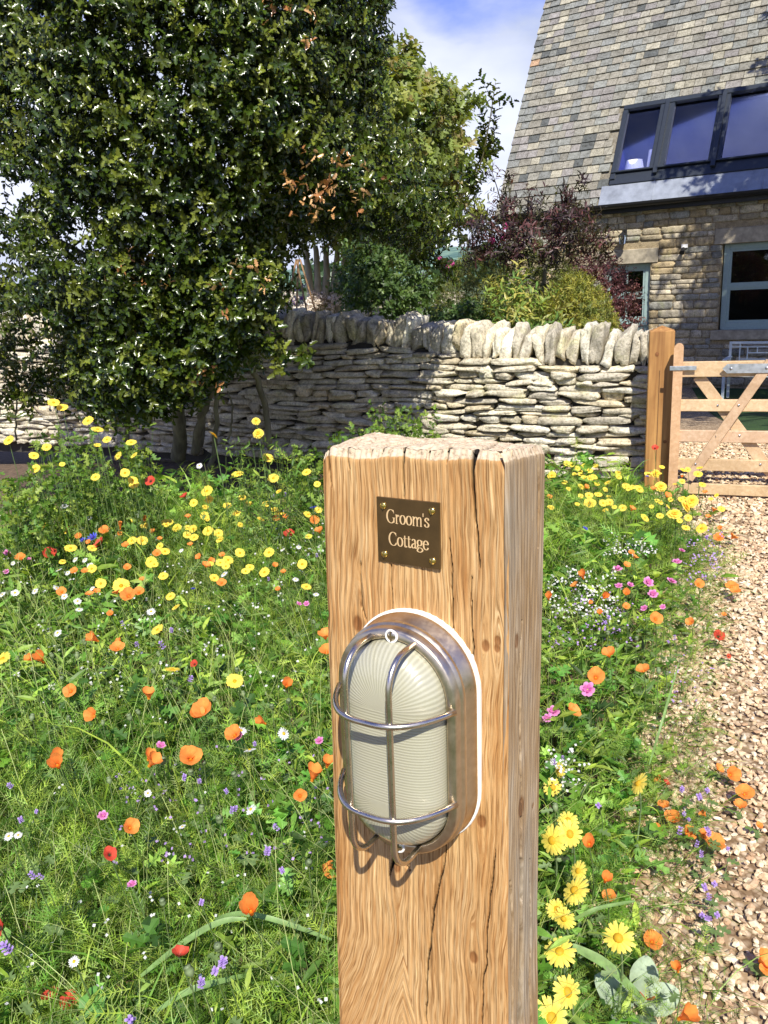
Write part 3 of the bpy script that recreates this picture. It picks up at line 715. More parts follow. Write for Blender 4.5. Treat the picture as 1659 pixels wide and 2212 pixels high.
# the garden wall: base line from its far left end to the gate post
WL = np.array([(-8.2, 10.9), (-4.48, 9.33), (-2.61, 8.51), (-1.0, 7.59), (.32, 6.93), (1.05, 6.42), (2.06, 5.92)])
WT = np.array([1.48, 1.42, 1.42, 1.38, 1.24, 1.16, 1.115])       # height with the coping
seg = np.linalg.norm(np.diff(WL, axis=0), axis=1); CUM = np.concatenate([[0], np.cumsum(seg)]); WTOT = CUM[-1]
def wl(s_):
    x = np.interp(s_, CUM, WL[:, 0]); y = np.interp(s_, CUM, WL[:, 1])
    d = np.array([np.interp(s_ + .15, CUM, WL[:, 0]) - np.interp(s_ - .15, CUM, WL[:, 0]), np.interp(s_ + .15, CUM, WL[:, 1]) - np.interp(s_ - .15, CUM, WL[:, 1])]); d /= np.linalg.norm(d)
    return np.array([x, y, 0.]), np.array([d[0], d[1], 0.]), np.array([d[1], -d[0], 0.])    # point, along, towards the camera
wall = empty('dry_stone_wall', (WL[3][0], WL[3][1], 0)); bpy.context.view_layer.update()
tag(wall, 'dry stone garden wall of pale limestone with upright coping stones, behind the holly', 'wall')
off = np.array([WL[3][0], WL[3][1], 0])
r_ = np.random.default_rng(21); b = MB(); z = .0; k = 0; COPE = .25
while z < 1.3:
    h = r_.choice([.036, .048, .062, .085], p=[.28, .36, .26, .10]); s_ = r_.uniform(0, .2) + .5
    while s_ < WTOT - .02:
        P_, a_, n_ = wl(s_); vis = s_ > 3.2
        w_ = r_.uniform(.12, .46) * (1.0 if h < .08 else .75); w_ = min(w_, WTOT - s_ + .01)
        top = np.interp(s_ + w_ / 2, CUM, WT) - COPE
        if w_ > .04 and z + h * .5 < top:
            tall = r_.random() < .10; hh_ = (h * 1.75 if tall and z + h * 2 < top else h) + .006
            P_, a_, n_ = wl(s_ + w_ / 2)
            tl = r_.normal() * .045; X3 = np.stack([a_ * math.cos(tl) + np.array([0, 0, 1]) * math.sin(tl), -n_, -a_ * math.sin(tl) + np.array([0, 0, 1]) * math.cos(tl)], 1)
            zz = z + hh_ / 2 + r_.normal() * .004 + .012 * math.sin(s_ * 1.7 + z * 5)
            stone(b, (w_ * .985, .2, hh_ * .90), P_ + n_ * (.03 + r_.uniform(-.028, .028)) + np.array([0, 0, zz]) - off, X3, scol(r_), .10, .30, k, hi=(s_ > 4.2), cuts=4)
        s_ += w_; k += 1
    z += h
b.build('courses', MT['stone'], wall, smooth=True)
b = MB(); s_ = .5
while s_ < WTOT - .03:
    th = r_.uniform(.05, .125); 
    if s_ + th > WTOT: th = WTOT - s_
    P_, a_, n_ = wl(s_ + th / 2); top = np.interp(s_, CUM, WT); hh_ = COPE * r_.uniform(.84, 1.12)
    ln = r_.normal() * .13 - .12; c_, q_ = math.cos(ln), math.sin(ln)
    X3 = np.stack([a_ * c_ + np.array([0, 0, 1]) * q_, -n_, -a_ * q_ + np.array([0, 0, 1]) * c_], 1)
    stone(b, (th * 1.06, .36, hh_ * 1.08), P_ - n_ * .09 + np.array([0, 0, top - COPE + hh_ / 2]) - off, X3, scol(r_) * 1.08, .13, .16, int(s_ * 977), hi=True, taper=.18, cuts=6)
    s_ += th * .93
b.build('coping', MT['stone'], wall, smooth=True)
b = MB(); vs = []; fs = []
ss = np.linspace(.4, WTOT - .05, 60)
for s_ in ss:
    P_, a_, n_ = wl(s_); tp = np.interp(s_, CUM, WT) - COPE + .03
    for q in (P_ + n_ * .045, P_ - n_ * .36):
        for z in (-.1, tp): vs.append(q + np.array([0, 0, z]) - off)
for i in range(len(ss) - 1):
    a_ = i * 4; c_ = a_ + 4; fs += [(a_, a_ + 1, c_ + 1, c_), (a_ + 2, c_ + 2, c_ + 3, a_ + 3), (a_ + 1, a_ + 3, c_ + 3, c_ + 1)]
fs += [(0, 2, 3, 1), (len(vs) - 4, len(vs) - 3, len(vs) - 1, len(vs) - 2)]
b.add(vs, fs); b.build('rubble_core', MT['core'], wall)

# ------------------------------------------------------------------ gate post and field gate
MT['wood_post'] = woodmat('softwood_orange', (.50, .27, .085), (.26, .115, .03), (26, 26, 1.6), .6)
MT['wood_gate'] = woodmat('new_oak_gate', (.64, .47, .29), (.50, .335, .185), (40, 3, 40), .6)
MT['galv'] = metal('galvanised', (.66, .70, .71), .42, .1, 40)
MT['bolt'] = metal('bolt_zinc', (.55, .56, .58), .35, .1, 80)
gA = at(1393, 1000, 5.55); gB = at(1446, 1000, 5.5)
gd = unit(np.array([gB[0] - gA[0], gB[1] - gA[1], 0])); gw = np.linalg.norm((gB - gA)[:2])
gn = np.array([gd[1], -gd[0], 0])                # towards the camera
gp = empty('gate_post', mat=frame(gd, -gn, [0, 0, 1], [gA[0], gA[1], 0]))
tag(gp, 'orange brown timber gate post with a four sided pointed top at the wall end', 'post')
zt_ = at(1420, 718, 5.50)[2]; zp_ = at(1420, 703, 5.62)[2]
b = MB(); D_ = gw * 1.0; cf_ = .006
prof = [(cf_, 0), (gw - cf_, 0), (gw, cf_), (gw, D_ - cf_), (gw - cf_, D_), (cf_, D_), (0, D_ - cf_), (0, cf_)]
zl = [-.4, .3, .7, zt_]; vs = [(x, y, z) for z in zl for x, y in prof]; vs.append((gw / 2, D_ / 2, zp_))
fs = [(i * 8 + j, i * 8 + (j + 1) % 8, (i + 1) * 8 + (j + 1) % 8, (i + 1) * 8 + j) for i in range(3) for j in range(8)] + [(24 + j, 24 + (j + 1) % 8, 32) for j in range(8)]
b.add(vs, fs, (1, 1, 1)); b.build('timber', MT['wood_post'], gp)
m = simple('knot_wood', (.20, .075, .02), .6, 0, 60, .3)
def disc(parent, name, x, z, rx, rz, m_, y=-.0015, seg=14):
    b = MB(); vs = [(x + rx * math.cos(t), y, z + rz * math.sin(t)) for t in np.linspace(0, 2 * math.pi, seg, endpoint=False)] + [(x, y - .001, z)]
    b.add(vs, [(j, (j + 1) % seg, seg) for j in range(seg)][::1]); return b.build(name, m_, parent)
disc(gp, 'knot', gw * .33, at(1413, 765, 5.55)[2], .013, .016, m)
disc(gp, 'knot', gw * .78, at(1430, 952, 5.55)[2], .013, .012, m)
b = MB(); b.box((gw * .44, -.0012, 0), (gw * .465, .0006, at(1413, 800, 5.55)[2])); b.build('split', simple('split_dark', (.10, .045, .015), .8), gp)

G0 = at(1450, 863, 5.41); G1 = at(1659, 863, 5.2)
# same height at both ends: slide the right end along its ray until it is as high as the left
r1 = ray(1659, 863); G1 = CAM + r1 * ((G0[2] - 1.6) / r1[2])
ga = unit(np.array([G1[0] - G0[0], G1[1] - G0[1], 0])); gnn = np.array([ga[1], -ga[0], 0]); GO = np.array([G0[0], G0[1], 0])
def gc(x, y, off_=0.):
    q = onp(x, y, GO + gnn * off_, gnn) - GO; return np.array([q @ ga, q[2]])
gate = empty('field_gate', mat=frame(ga, -gnn, [0, 0, 1], GO))
tag(gate, 'five bar wooden field gate with crossed braces and metal straps, shut across the gravel drive', 'gate')
GL = 2.75
def wtint(): return np.array([1, 1, 1]) * rng.uniform(.9, 1.1) * np.array([1, rng.uniform(.96, 1.03), rng.uniform(.92, 1.05)])
st0 = gc(1450, 900)[0]; st1 = gc(1470, 900)[0]; zst = gc(1460, 742)[1]
b = MB(); prof = [(st0, -.05)]; k = 8; wst = st1 - st0
pts = [(st0, .0)] + [(st0 + wst * (1 - math.cos(t)) / 2, zst - wst * .5 + wst * .5 * math.sin(t)) for t in np.linspace(0, math.pi, 9)] + [(st1, .0)]
vs = [(x, -.035, z) for x, z in pts] + [(x, .035, z) for x, z in pts]; K = len(pts)
fs = [tuple(range(K))[::-1], tuple(K + i for i in range(K))] + [(i, (i + 1) % K, K + (i + 1) % K, K + i) for i in range(K)]
b.add(vs, fs, (1.0, .88, .80)); b.build('stile', MT['wood_gate'], gate)
b = MB(); b.box((GL, -.035, .0), (GL + .075, .035, 1.02), (1, .85, .8), bev=.004); b.build('stile', MT['wood_gate'], gate)
for yt_, yb_ in ((781, 814), (863, 888), (929, 954), (990, 1015), (1047, 1070)):
    zt2 = gc(1500 if yt_ < 1040 else 1600, yt_)[1]; zb2 = gc(1500 if yt_ < 1040 else 1600, yb_)[1]
    b = MB(); b.box((st1 - .004, -.014, zb2), (GL, .014, zt2), wtint(), bev=.003); b.build('rail', MT['wood_gate'], gate)
def slat(p0, p1, w_, y0_, y1_, name='brace'):
    p0 = np.array(p0); p1 = np.array(p1); d_ = unit(p1 - p0); q = np.array([-d_[1], d_[0]]) * w_ / 2; L_ = np.linalg.norm(p1 - p0)
    T3 = np.array([[d_[0], 0, -d_[1]], [0, 1, 0], [d_[1], 0, d_[0]]]).T
    b = MB(); b.box((0, y0_, -w_ / 2), (L_, y1_, w_ / 2), wtint(), T=(np.array([[d_[0], 0, -d_[1]], [0, 1, 0], [d_[1], 0, d_[0]]]), (p0[0], 0, p0[1])), bev=.002)
    return b.build(name, MT['wood_gate'], gate)
pA = gc(1487, 1035, .03); pB = gc(1659, 790, .03)
slat(pA, pB + (pB - pA) * .035, .062, -.0385, -.0145)
pC = gc(1508, 812, -.03); pD = gc(1659, 1012, -.03); slat(pC, pC + (pD - pC) * 1.42, .075, .0145, .0385)
mid = st1 + (GL - st1)
slat((GL - .02, .06), (GL * .62, .90), .062, -.0385, -.0145); slat((GL - .05, .90), (GL * .6, .06), .075, .0145, .0385)
def g5(x, y): return (2500 + x * .3842) / 1.8228, (1200 + y * .3842) / 1.8228
for x, y in ((850, 1035), (1065, 1027), (822, 1347), (1075, 1345), (623, 1630), (1288, 1643)):
    q = gc(*g5(x, y), .03); s_ = dome_screw(.0085, .006, gate, MT['bolt'], 'bolt'); onbr = abs(x - 1065) < 5 or abs(x - 822) < 5 or abs(x - 623) < 5
    s_.location = (q[0], -.0385 if onbr else -.014, q[1]); s_.rotation_euler = (R(90), 0, rng.uniform(0, 3))
q0 = gc(*g5(358, 650), .03); q1 = gc(*g5(632, 650), .03)
b = MB(); b.box((q0[0], -.042, q0[1] - .014), (q1[0], -.0355, q0[1] + .014), bev=.001); b.build('latch_strap', MT['galv'], gate)
q0 = gc(*g5(895, 650), .03); zc = q0[1] - .002; b = MB()
vs = [(q0[0], z) for z in (zc,)] + [(q0[0] + .03, zc + .030), (GL, zc + .030), (GL, zc - .030), (q0[0] + .03, zc - .030)]
b.add([(x, -.045, z) for x, z in vs] + [(x, -.039, z) for x, z in vs], [(0, 1, 2, 3, 4)[::-1], (5, 6, 7, 8, 9)] + [(i, (i + 1) % 5, 5 + (i + 1) % 5, 5 + i) for i in range(5)])
hs_ = b.build('hinge_strap', MT['galv'], gate)
for x in (985, 1350):
    q = gc(*g5(x, 645), .03); s_ = dome_screw(.010, .007, hs_, MT['bolt'], 'bolt'); s_.location = (q[0], -.045, zc); s_.rotation_euler = (R(90), 0, 0)

# ------------------------------------------------------------------ the cottage (local: x along the facade, y into the house, z up)
HA = unit(np.array([.84, -.543, 0])); HN = np.array([HA[1], -HA[0], 0])
HQ = CAM + (np.array([4.5, 10.7, 0]) - CAM) * 1.25; HQ0 = np.array([HQ[0], HQ[1], 0])
def fa(x, y, off_=0.):
    q = onp(x, y, HQ0 + HN * off_, HN) - HQ0; return np.array([q @ HA, q[2]])
OV = .16; ev = fa(1072, 468, OV); AL = R(58)
house = empty('stone_cottage', mat=frame(HA, -HN, [0, 0, 1], HQ0))
tag(house, 'stone cottage with a steep stone tiled roof and a dark strip of roof windows', 'house')
XL = fa(1090, 490)[0] + .02; XR = 6.5; ZE = ev[1]; ZG = -.6
RD = np.array([0, math.cos(AL), math.sin(AL)])   # up the roof slope, local
RNn = np.array([0, -math.sin(AL), math.cos(AL)])
E0 = np.array([ev[0], -OV, ZE]); HM3 = np.stack([HA, -HN, [0, 0, 1]], 1); RW = HM3 @ RNn; E0W = HQ0 + HM3 @ E0
def rf(x, y):
    q = HM3.T @ (onp(x, y, E0W, RW) - E0W); return np.array([q[0], q @ RD])
DW = [fa(1296, 560), fa(1407, 560), fa(1398, 700)]
w2l, w2b = fa(1550, 713); w2t = fa(1556, 528)[1]; w2r = w2l + 1.25
d_l, d_t = fa(1300, 574); d_r = fa(1406, 560)[0]; d_b = -.5
OPEN = [(w2l, w2l + 1.25, w2b, w2t), (d_l, d_r, d_b, d_t)]
SPL = fa(1478, 540)
# facade backing with openings as real holes
xs = sorted({XL, XR, w2l, w2r, d_l, d_r}); zs = sorted({ZG, ZE + .05, w2b, w2t, d_t, d_b})
b = MB()
for i in range(len(xs) - 1):
    for j in range(len(zs) - 1):
        cx_, cz_ = (xs[i] + xs[i + 1]) / 2, (zs[j] + zs[j + 1]) / 2
        if any(o[0] < cx_ < o[1] and o[2] < cz_ < o[3] for o in OPEN): continue
        b.add([(xs[i], 0, zs[j]), (xs[i + 1], 0, zs[j]), (xs[i + 1], 0, zs[j + 1]), (xs[i], 0, zs[j + 1])], [(0, 1, 2, 3)], (.42, .36, .26))
for o in OPEN:                                   # reveals
    b.box((o[0] - .002, .002, o[2]), (o[0], .28, o[3]), (.4, .34, .25)); b.box((o[1], .002, o[2]), (o[1] + .002, .28, o[3]), (.4, .34, .25))
    b.box((o[0], .002, o[3]), (o[1], .28, o[3] + .002), (.4, .34, .25))
WD = 5.6                                         # depth of the house; gable end and back
zr = ZE + math.tan(AL) * (WD / 2 + OV)
b.add([(XL, 0, ZG), (XL, WD, ZG), (XL, WD, ZE - .1), (XL, WD / 2, zr - .55), (XL, 0, ZE - .1)], [(0, 1, 2, 3, 4)], (.42, .36, .26))
b.add([(XL, WD, ZG), (XR, WD, ZG), (XR, WD, ZE), (XL, WD, ZE)], [(0, 3, 2, 1)], (.42, .36, .26))
r_ = np.random.default_rng(5); z = ZG + .15; k = 0
HC = [(.56, .51, .40), (.48, .46, .41), (.62, .57, .46), (.40, .42, .42), (.58, .49, .34), (.70, .66, .57)]
lints = [(w2l - .12, w2r + .12, w2t, w2t + .24), (d_l - .14, d_r + .12, d_t, d_t + .24), (w2l - .1, w2r + .1, w2b - .16, w2b)]
while z < ZE - .02:
    h = r_.uniform(.07, .15); x = XL
    while x < 3.2:
        w_ = r_.uniform(.12, .42); c_ = (x + w_ / 2, z + h / 2)
        bad = any(o[0] - .0 < x + w_ - .01 and x + .01 < o[1] and o[2] - .0 < z + h - .01 and z + .01 < o[3] for o in OPEN + lints)
        if not bad:
            stone(b, (w_ * .97, .10, h * .95), np.array([c_[0], .035 - r_.uniform(0, .012), c_[1]]), np.eye(3), np.array(HC[r_.integers(6)]) * r_.uniform(.7, 1.15), .10, .35, k)
        else:
            cut = min([o[0] for o in OPEN + lints if o[0] > x and o[2] < z + h - .01 and z + .01 < o[3]] + [9]); w2_ = cut - x
            if .05 < w2_ < w_ : stone(b, (w2_, .10, h * .95), np.array([x + w2_ / 2, .035, c_[1]]), np.eye(3), np.array(HC[r_.integers(6)]) * r_.uniform(.7, 1.15), .08, .3, k)
            nxt = [o[1] for o in OPEN + lints if o[0] < x + w_ and o[1] > x and o[2] < z + h - .01 and z + .01 < o[3]]
            if nxt: x = max(nxt); k += 1; continue
        x += w_; k += 1
    z += h
b.build('wall', MT['house_stone'], house, smooth=True)
MT['lintel'] = simple('lintel_stone', (.36, .31, .22), .9, 0, 10, .35, .5, .01)
for i, o in enumerate(lints):
    b = MB(); b.box((o[0], -.035 if i < 2 else -.06, o[2] + .002), (o[1], .1, o[3] - .002), bev=.008); b.build('lintel' if i < 2 else 'window_sill', MT['lintel'], house)
MT['sage'] = simple('sage_paint', (.30, .40, .37), .5, 0, 30, .08)
MT['room'] = simple('dark_room', (.018, .018, .016), .9, 0, 4, .6)
def glassmat(name, tint, refl=.25, rough=.02):
    m, n, l, p = mat(name); n.remove(p)
    g = n.new('ShaderNodeBsdfGlossy'); g.inputs['Roughness'].default_value = rough; g.inputs[0].default_value = (.9, .92, 1, 1)
    t = n.new('ShaderNodeBsdfTransparent'); t.inputs[0].default_value = (*tint, 1)
    fr_ = n.new('ShaderNodeFresnel'); fr_.inputs[0].default_value = 1.5
    a = n.new('ShaderNodeMath'); a.operation = 'ADD'; l.new(fr_.outputs[0], a.inputs[0]); a.inputs[1].default_value = refl
    w = n.new('ShaderNodeMixShader'); l.new(a.outputs[0], w.inputs[0]); l.new(t.outputs[0], w.inputs[1]); l.new(g.outputs[0], w.inputs[2]); l.new(w.outputs[0], n['Material Output'].inputs[0]); return m
MT['glass'] = glassmat('window_glass', (.8, .85, .85), .02)
MT['roofglass'] = glassmat('roof_window_glass', (.85, .87, 1.), .03)
def sash(x0, x1, z0, z1, meet=None, mull=()):
    b = MB(); y0_, y1_ = .07, .13; fw = .085
    b.box((x0, y0_, z0), (x0 + fw, y1_, z1), bev=.004); b.box((x1 - fw, y0_, z0), (x1, y1_, z1), bev=.004)
    b.box((x0 + fw, y0_ + .003, z1 - fw), (x1 - fw, y1_, z1), bev=.004); b.box((x0 + fw, y0_ + .003, z0), (x1 - fw, y1_, z0 + fw * 1.3), bev=.004)
    b.box((x0 + .02, y0_ - .02, z0 - .002), (x1 - .02, y0_ + .002, z0 + .03))
    fr_ = b.build('window_frame', MT['sage'], house)
    b = MB(); f2_ = .035; zz = [z0 + fw * 1.3, z1 - fw]
    if meet: 
        b.box((x0 + fw, y0_ + .012, meet - .025), (x1 - fw, y1_ - .01, meet + .02))
    for zz0, zz1, dy in ((zz[0], (meet or zz[1]) - .025, .02), ((meet or zz[0]) + .02, zz[1], .012)):
        b.box((x0 + fw, y0_ + dy, zz0), (x0 + fw + f2_, y0_ + dy + .03, zz1)); b.box((x1 - fw - f2_, y0_ + dy, zz0), (x1 - fw, y0_ + dy + .03, zz1))
        b.box((x0 + fw + f2_, y0_ + dy + .003, zz1 - f2_), (x1 - fw - f2_, y0_ + dy + .03, zz1)); b.box((x0 + fw + f2_, y0_ + dy + .003, zz0), (x1 - fw - f2_, y0_ + dy + .03, zz0 + f2_))
    for mx_ in mull: b.box((mx_ - .014, y0_ + .022, zz[0]), (mx_ + .014, y0_ + .045, zz[1]))
    b.build('sash', MT['sage'], fr_)
    b = MB(); b.box((x0 + fw, y0_ + .036, z0 + fw), (x1 - fw, y0_ + .040, z1 - fw)); b.build('pane', MT['glass'], fr_); return fr_
sash(w2l + .02, w2r - .02, w2b + .002, w2t - .002, meet=fa(1575, 622)[1] + .02)
sash(d_l + .02, d_r - .02, fa(1400, 700)[1] - .02, d_t - .002, meet=fa(1395, 637)[1], mull=((d_l + d_r) / 2,))
b = MB(); b.box((d_l + .02, .08, d_b), (d_r - .02, .12, fa(1400, 700)[1] - .025), bev=.003); b.build('door_panel', MT['sage'], house)
b = MB(); b.box((XL + .3, 1.6, ZG), (XR, 1.65, ZE)); b.box((XL + .3, .3, ZE - .35), (XR, 1.6, ZE - .3)); b.box((XL + .3, .3, ZG), (XL + .35, 1.6, ZE - .3)); b.build('inner_wall', MT['room'], house)
# roof slab with the hole for the roof windows, then every tile
RL_ = (zr - ZE) / math.sin(AL)
def rp(x, t, up=0.): return E0 * [0, 1, 1] + np.array([x, 0, 0]) + RD * t + RNn * up
WX0, WX1, WT0, WT1 = rf(1322, 390)[0] + E0[0] - .02, XR - .2, .36, 1.90
XL_R = E0[0]
RT3 = np.stack([np.array([1, 0, 0]), RD, RNn], 1)
b = MB()
def rbox(mb, x0, x1, t0, t1, u0_, u1_, col=None, mi=0, bev=0.):
    mb.box((x0, t0, u0_), (x1, t1, u1_), col, mi, T=(RT3, E0 * [0, 1, 1]), bev=bev)
for q in ((XL_R + .02, WX0, .02, RL_), (WX0, XR, .02, WT0 - .002), (WX0, XR, WT1 + .002, RL_)): rbox(b, q[0], q[1], q[2], q[3], -.10, -.012, (.3, .27, .22))
b.add([rp(XL_R + .02, RL_, -.05), rp(XR, RL_, -.05), (XR, WD + OV, ZE), (XL_R + .02, WD + OV, ZE)], [(0, 1, 2, 3)], (.4, .36, .3))
r_ = np.random.default_rng(11); RC = [(.38, .36, .31), (.35, .34, .30), (.42, .40, .34), (.33, .34, .32), (.50, .47, .38), (.30, .31, .30), (.37, .35, .34), (.40, .375, .32)]
t = 0.; row = 0
while t < RL_ - .05:
    gz = .168 - .006 * min(t, 5); x = XL_R - .02 - (row % 2) * .07 + r_.uniform(0, .02)
    while x < 5.4:
        w_ = r_.uniform(.13, .25); x1_ = x + w_; a_ = max(x, XL_R - .02)
        if x1_ - a_ > .03 and not (x1_ > WX0 + .0 and a_ < WX1 and t + gz > WT0 - .36 and t < WT1 - .0 and (x1_ > WX0 - .06 or t > WT0)):
            cc_ = np.array(RC[r_.integers(8)]) * r_.uniform(.80, 1.12)
            if r_.random() < .004: cc_ = np.array((.60, .40, .26))
            if r_.random() < .03: cc_ = np.array((.15, .16, .16))
            lo_ = -.004 + r_.uniform(-.004, .004)
            v = np.array([(a_ + .004, t + lo_, .030), (x1_ - .004, t + lo_ + r_.uniform(-.006, .006), .030), (x1_ - .004, t + gz + .02, .006), (a_ + .004, t + gz + .02, .006),
                          (a_ + .004, t + lo_, -.0), (x1_ - .004, t + lo_, -.0)])
            v[:4, 2] += r_.uniform(-.003, .004)
            b.add(v @ RT3.T + E0 * [0, 1, 1], [(0, 1, 2, 3), (4, 5, 1, 0), (4, 0, 3), (1, 5, 2)], cc_)
        x = x1_
    t += gz; row += 1
MT['tile'] = stonemat('stone_tiles', (.80, .81, .80), lichen=False, sc=.8)
b.build('roof', MT['tile'], house)
MT['dkframe'] = simple('dark_aluminium', (.020, .026, .034), .4, 0, 20, .15)
MT['lead'] = simple('lead_flashing', (.27, .295, .33), .5, .3, 6, .25, .2, .004)
MT['gutter'] = simple('black_gutter', (.014, .014, .014), .45, 0, 20, .1)
rwf = empty('roof_window', mat=None); rwf.parent = house
tag(rwf, 'dark framed strip of three roof windows')
b = MB()
rbox(b, WX0, WX1, WT1 - .09, WT1, -.05, .085, bev=.008); rbox(b, WX0, WX0 + .085, WT0 + .09, WT1 - .092, -.05, .08, bev=.008)
rbox(b, WX0, WX1, WT0, WT0 + .20, -.05, .055, bev=.006); rbox(b, WX0 - .0, WX1, WT0 + .202, WT0 + .235, .0, .10, bev=.005)
panes = []
pe = [rf(1356, 243)[0], rf(1427, 233)[0], rf(1462, 233)[0], rf(1549, 222)[0], rf(1580, 215)[0]]; pe = [q + E0[0] for q in pe]
xs_ = [(pe[0] - .01, pe[1] + .02), (pe[2] - .02, pe[3] + .03), (pe[4] - .0, pe[4] + .75), (pe[4] + 1.0, pe[4] + 1.75)]
for i in range(len(xs_)):
    a_ = xs_[i][1]; c_ = xs_[i + 1][0] if i + 1 < len(xs_) else WX1
    rbox(b, a_, c_, WT0 + .236, WT1 - .091, -.05, .075, bev=.006); rbox(b, (a_ + c_) / 2 - .035, (a_ + c_) / 2 + .035, WT0 + .1, WT1 - .02, .076, .115, bev=.006)
b.build('window_frame', MT['dkframe'], rwf)
for a_, c_ in xs_:
    b = MB(); rbox(b, a_, c_, WT0 + .236, WT1 - .091, .010, .016); b.build('pane', MT['roofglass'], rwf)
b = MB(); rbox(b, WX0 - .12, WX1, .0, WT0 - .002, .026, .036); x = WX0 + .75
while x < WX1: rbox(b, x, x + .012, .0, WT0 - .004, .0365, .046); x += .82
b.build('flashing', MT['lead'], house)
b = MB(); gpts = [(XL_R - .03, 0), (XR, 0)]
th = np.linspace(math.pi, 2 * math.pi, 8)
for x_ in (XL_R - .03, XR):
    pass
vs = [(x_, -OV - .065 + .065 * math.cos(t_), ZE + .01 + .075 * math.sin(t_)) for x_ in (XL_R - .03, XR) for t_ in th] + [(x_, -OV - .065 + .058 * math.cos(t_), ZE + .01 + .068 * math.sin(t_)) for x_ in (XL_R - .03, XR) for t_ in th]
fs = [(i, i + 1, 8 + i + 1, 8 + i) for i in range(7)] + [(16 + i, 24 + i, 24 + i + 1, 16 + i + 1) for i in range(7)] + [tuple(range(8))]
b.add(vs, fs); b.box((XL_R - .02, -OV - .001, ZE - .13), (XR, -OV + .02, ZE + .01)); b.box((XL_R - .02, -OV + .022, ZE - .13), (XR, .0, ZE - .11))
b.build('gutter', MT['gutter'], house)
# the room behind the roof windows, with blinds' heads and two lamp shades
b = MB(); MT['lilac_room'] = simple('lilac_room', (.13, .12, .36), .9, 0, 3, .15)
vs = [rp(WX0 - .1, WT0 - .1, -.12), rp(WX1, WT0 - .1, -.12)]; 
b.box((WX0 - .1, 1.5, ZE - .2), (XR, 1.55, ZE + 2.2)); b.box((WX0 - .1, .0, ZE - .25), (XR, 1.5, ZE - .2)); b.add([(WX0 - .1, .05, ZE - .2), (WX0 - .1, 1.5, ZE - .2), (WX0 - .1, 1.5, ZE + 2.2)], [(0, 1, 2)])
b.build('attic_room', MT['lilac_room'], house)
MT['shade'] = simple('cream_lamp_shade', (.85, .83, .78), .8, 0, 20, .04)
def inroof(x, y, dep): 
    o_ = rf(x, y); return rp(o_[0] + E0[0], o_[1], -dep)
def lampshade(px, py, w_, h_, label):
    P_ = inroof(px, py, .14); e_ = empty('table_lamp'); e_.parent = None; W_ = HQ0 + HM3 @ P_; e_.location = tuple(W_ - np.array([0, 0, h_ * 1.4]))
    b = MB(); th = np.arange(20) * 2 * np.pi / 20; vs = [(r0 * math.cos(t_), r0 * math.sin(t_), z_) for r0, z_ in ((w_ * .5, h_ * .9), (w_ * .36, h_ * 1.9)) for t_ in th]
    b.add(vs, [(i, (i + 1) % 20, 20 + (i + 1) % 20, 20 + i) for i in range(20)]); b.build('lamp_shade', MT['shade'], e_)
    b = MB(); b.tube([(0, 0, 0), (0, 0, .03), (0, 0, h_ * .5), (0, 0, h_)], [.06, .035, .015, .01], 12); b.build('lamp_base', MT['lintel'], e_)
    tag(e_, label, 'lamp'); return e_
lampshade(1366, 352, .36, .26, 'squat white lamp shade low in the corner of the first roof window')
lampshade(1408, 332, .22, .30, 'narrow tapered white lamp shade at the right of the first roof window')
for i, (a_, c_) in enumerate(xs_[:3]):
    b = MB(); rbox(b, a_ + .01, c_ - .01, WT1 - .15, WT1 - .095, -.03, -.012); b.build('blind', MT['shade'], rwf)
b = MB(); rbox(b, xs_[0][0] + .004, xs_[0][0] + .03, WT0 + .24, WT1 - .1, -.03, -.01); b.build('blind', MT['shade'], rwf)
# lantern and spotlight on the facade
lp = fa(1350, 515); W_ = HQ0 + HM3 @ np.array([lp[0], -.02, lp[1]])
ln_ = empty('wall_lantern', mat=frame(HA, -HN, [0, 0, 1], W_)); tag(ln_, 'small dark glass lantern on a bracket above the cottage door window', 'lantern')
b = MB(); b.box((-.04, -.01, -.02), (.04, .0, .14), bev=.003); b.tube([(0, 0, .08), (0, -.06, .13), (0, -.12, .12), (0, -.12, .09)], .008, 6); b.build('bracket', MT['gutter'], ln_)
b = MB(); th = np.arange(6) * np.pi / 3
vs = [(r0 * math.cos(t_), -.12 + r0 * math.sin(t_), z_) for r0, z_ in ((.085, .045), (.02, .095), (.012, .11)) for t_ in th]
b.add(vs, [(i * 6 + j, i * 6 + (j + 1) % 6, (i + 1) * 6 + (j + 1) % 6, (i + 1) * 6 + j) for i in range(2) for j in range(6)] + [(0, 5, 4, 3, 2, 1)])
for t_ in th: b.tube([(.05 * math.cos(t_), -.12 + .05 * math.sin(t_), -.09), (.072 * math.cos(t_), -.12 + .072 * math.sin(t_), .05)], .005, 4)
b.tube([(0, -.12, -.10), (0, -.12, -.09)], .052, 6); b.build('lantern_frame', MT['gutter'], ln_)
b = MB(); b.tube([(0, -.12, -.088), (0, -.12, .044)], [.044, .064], 6); b.build('lantern_glass', MT['glass'], ln_)
W_ = HQ0 + HM3 @ np.array([SPL[0], -.02, SPL[1]]); sp_ = empty('spotlight', mat=frame(HA, -HN, [0, 0, 1], W_)); tag(sp_, 'small black and white spotlight fixed to the cottage wall between door and window', 'spotlight')
b = MB(); b.box((-.04, -.02, .03), (.06, .0, .09), bev=.004); b.tube([(0, -.02, .05), (0, -.07, .05)], .012, 8); b.build('bracket', MT['shade'], sp_)
b = MB(); b.tube([(0, -.05, .03), (0, -.12, -.02), (.0, -.15, -.045)], [.022, .038, .042], 12); b.build('lamp_head', MT['gutter'], sp_)

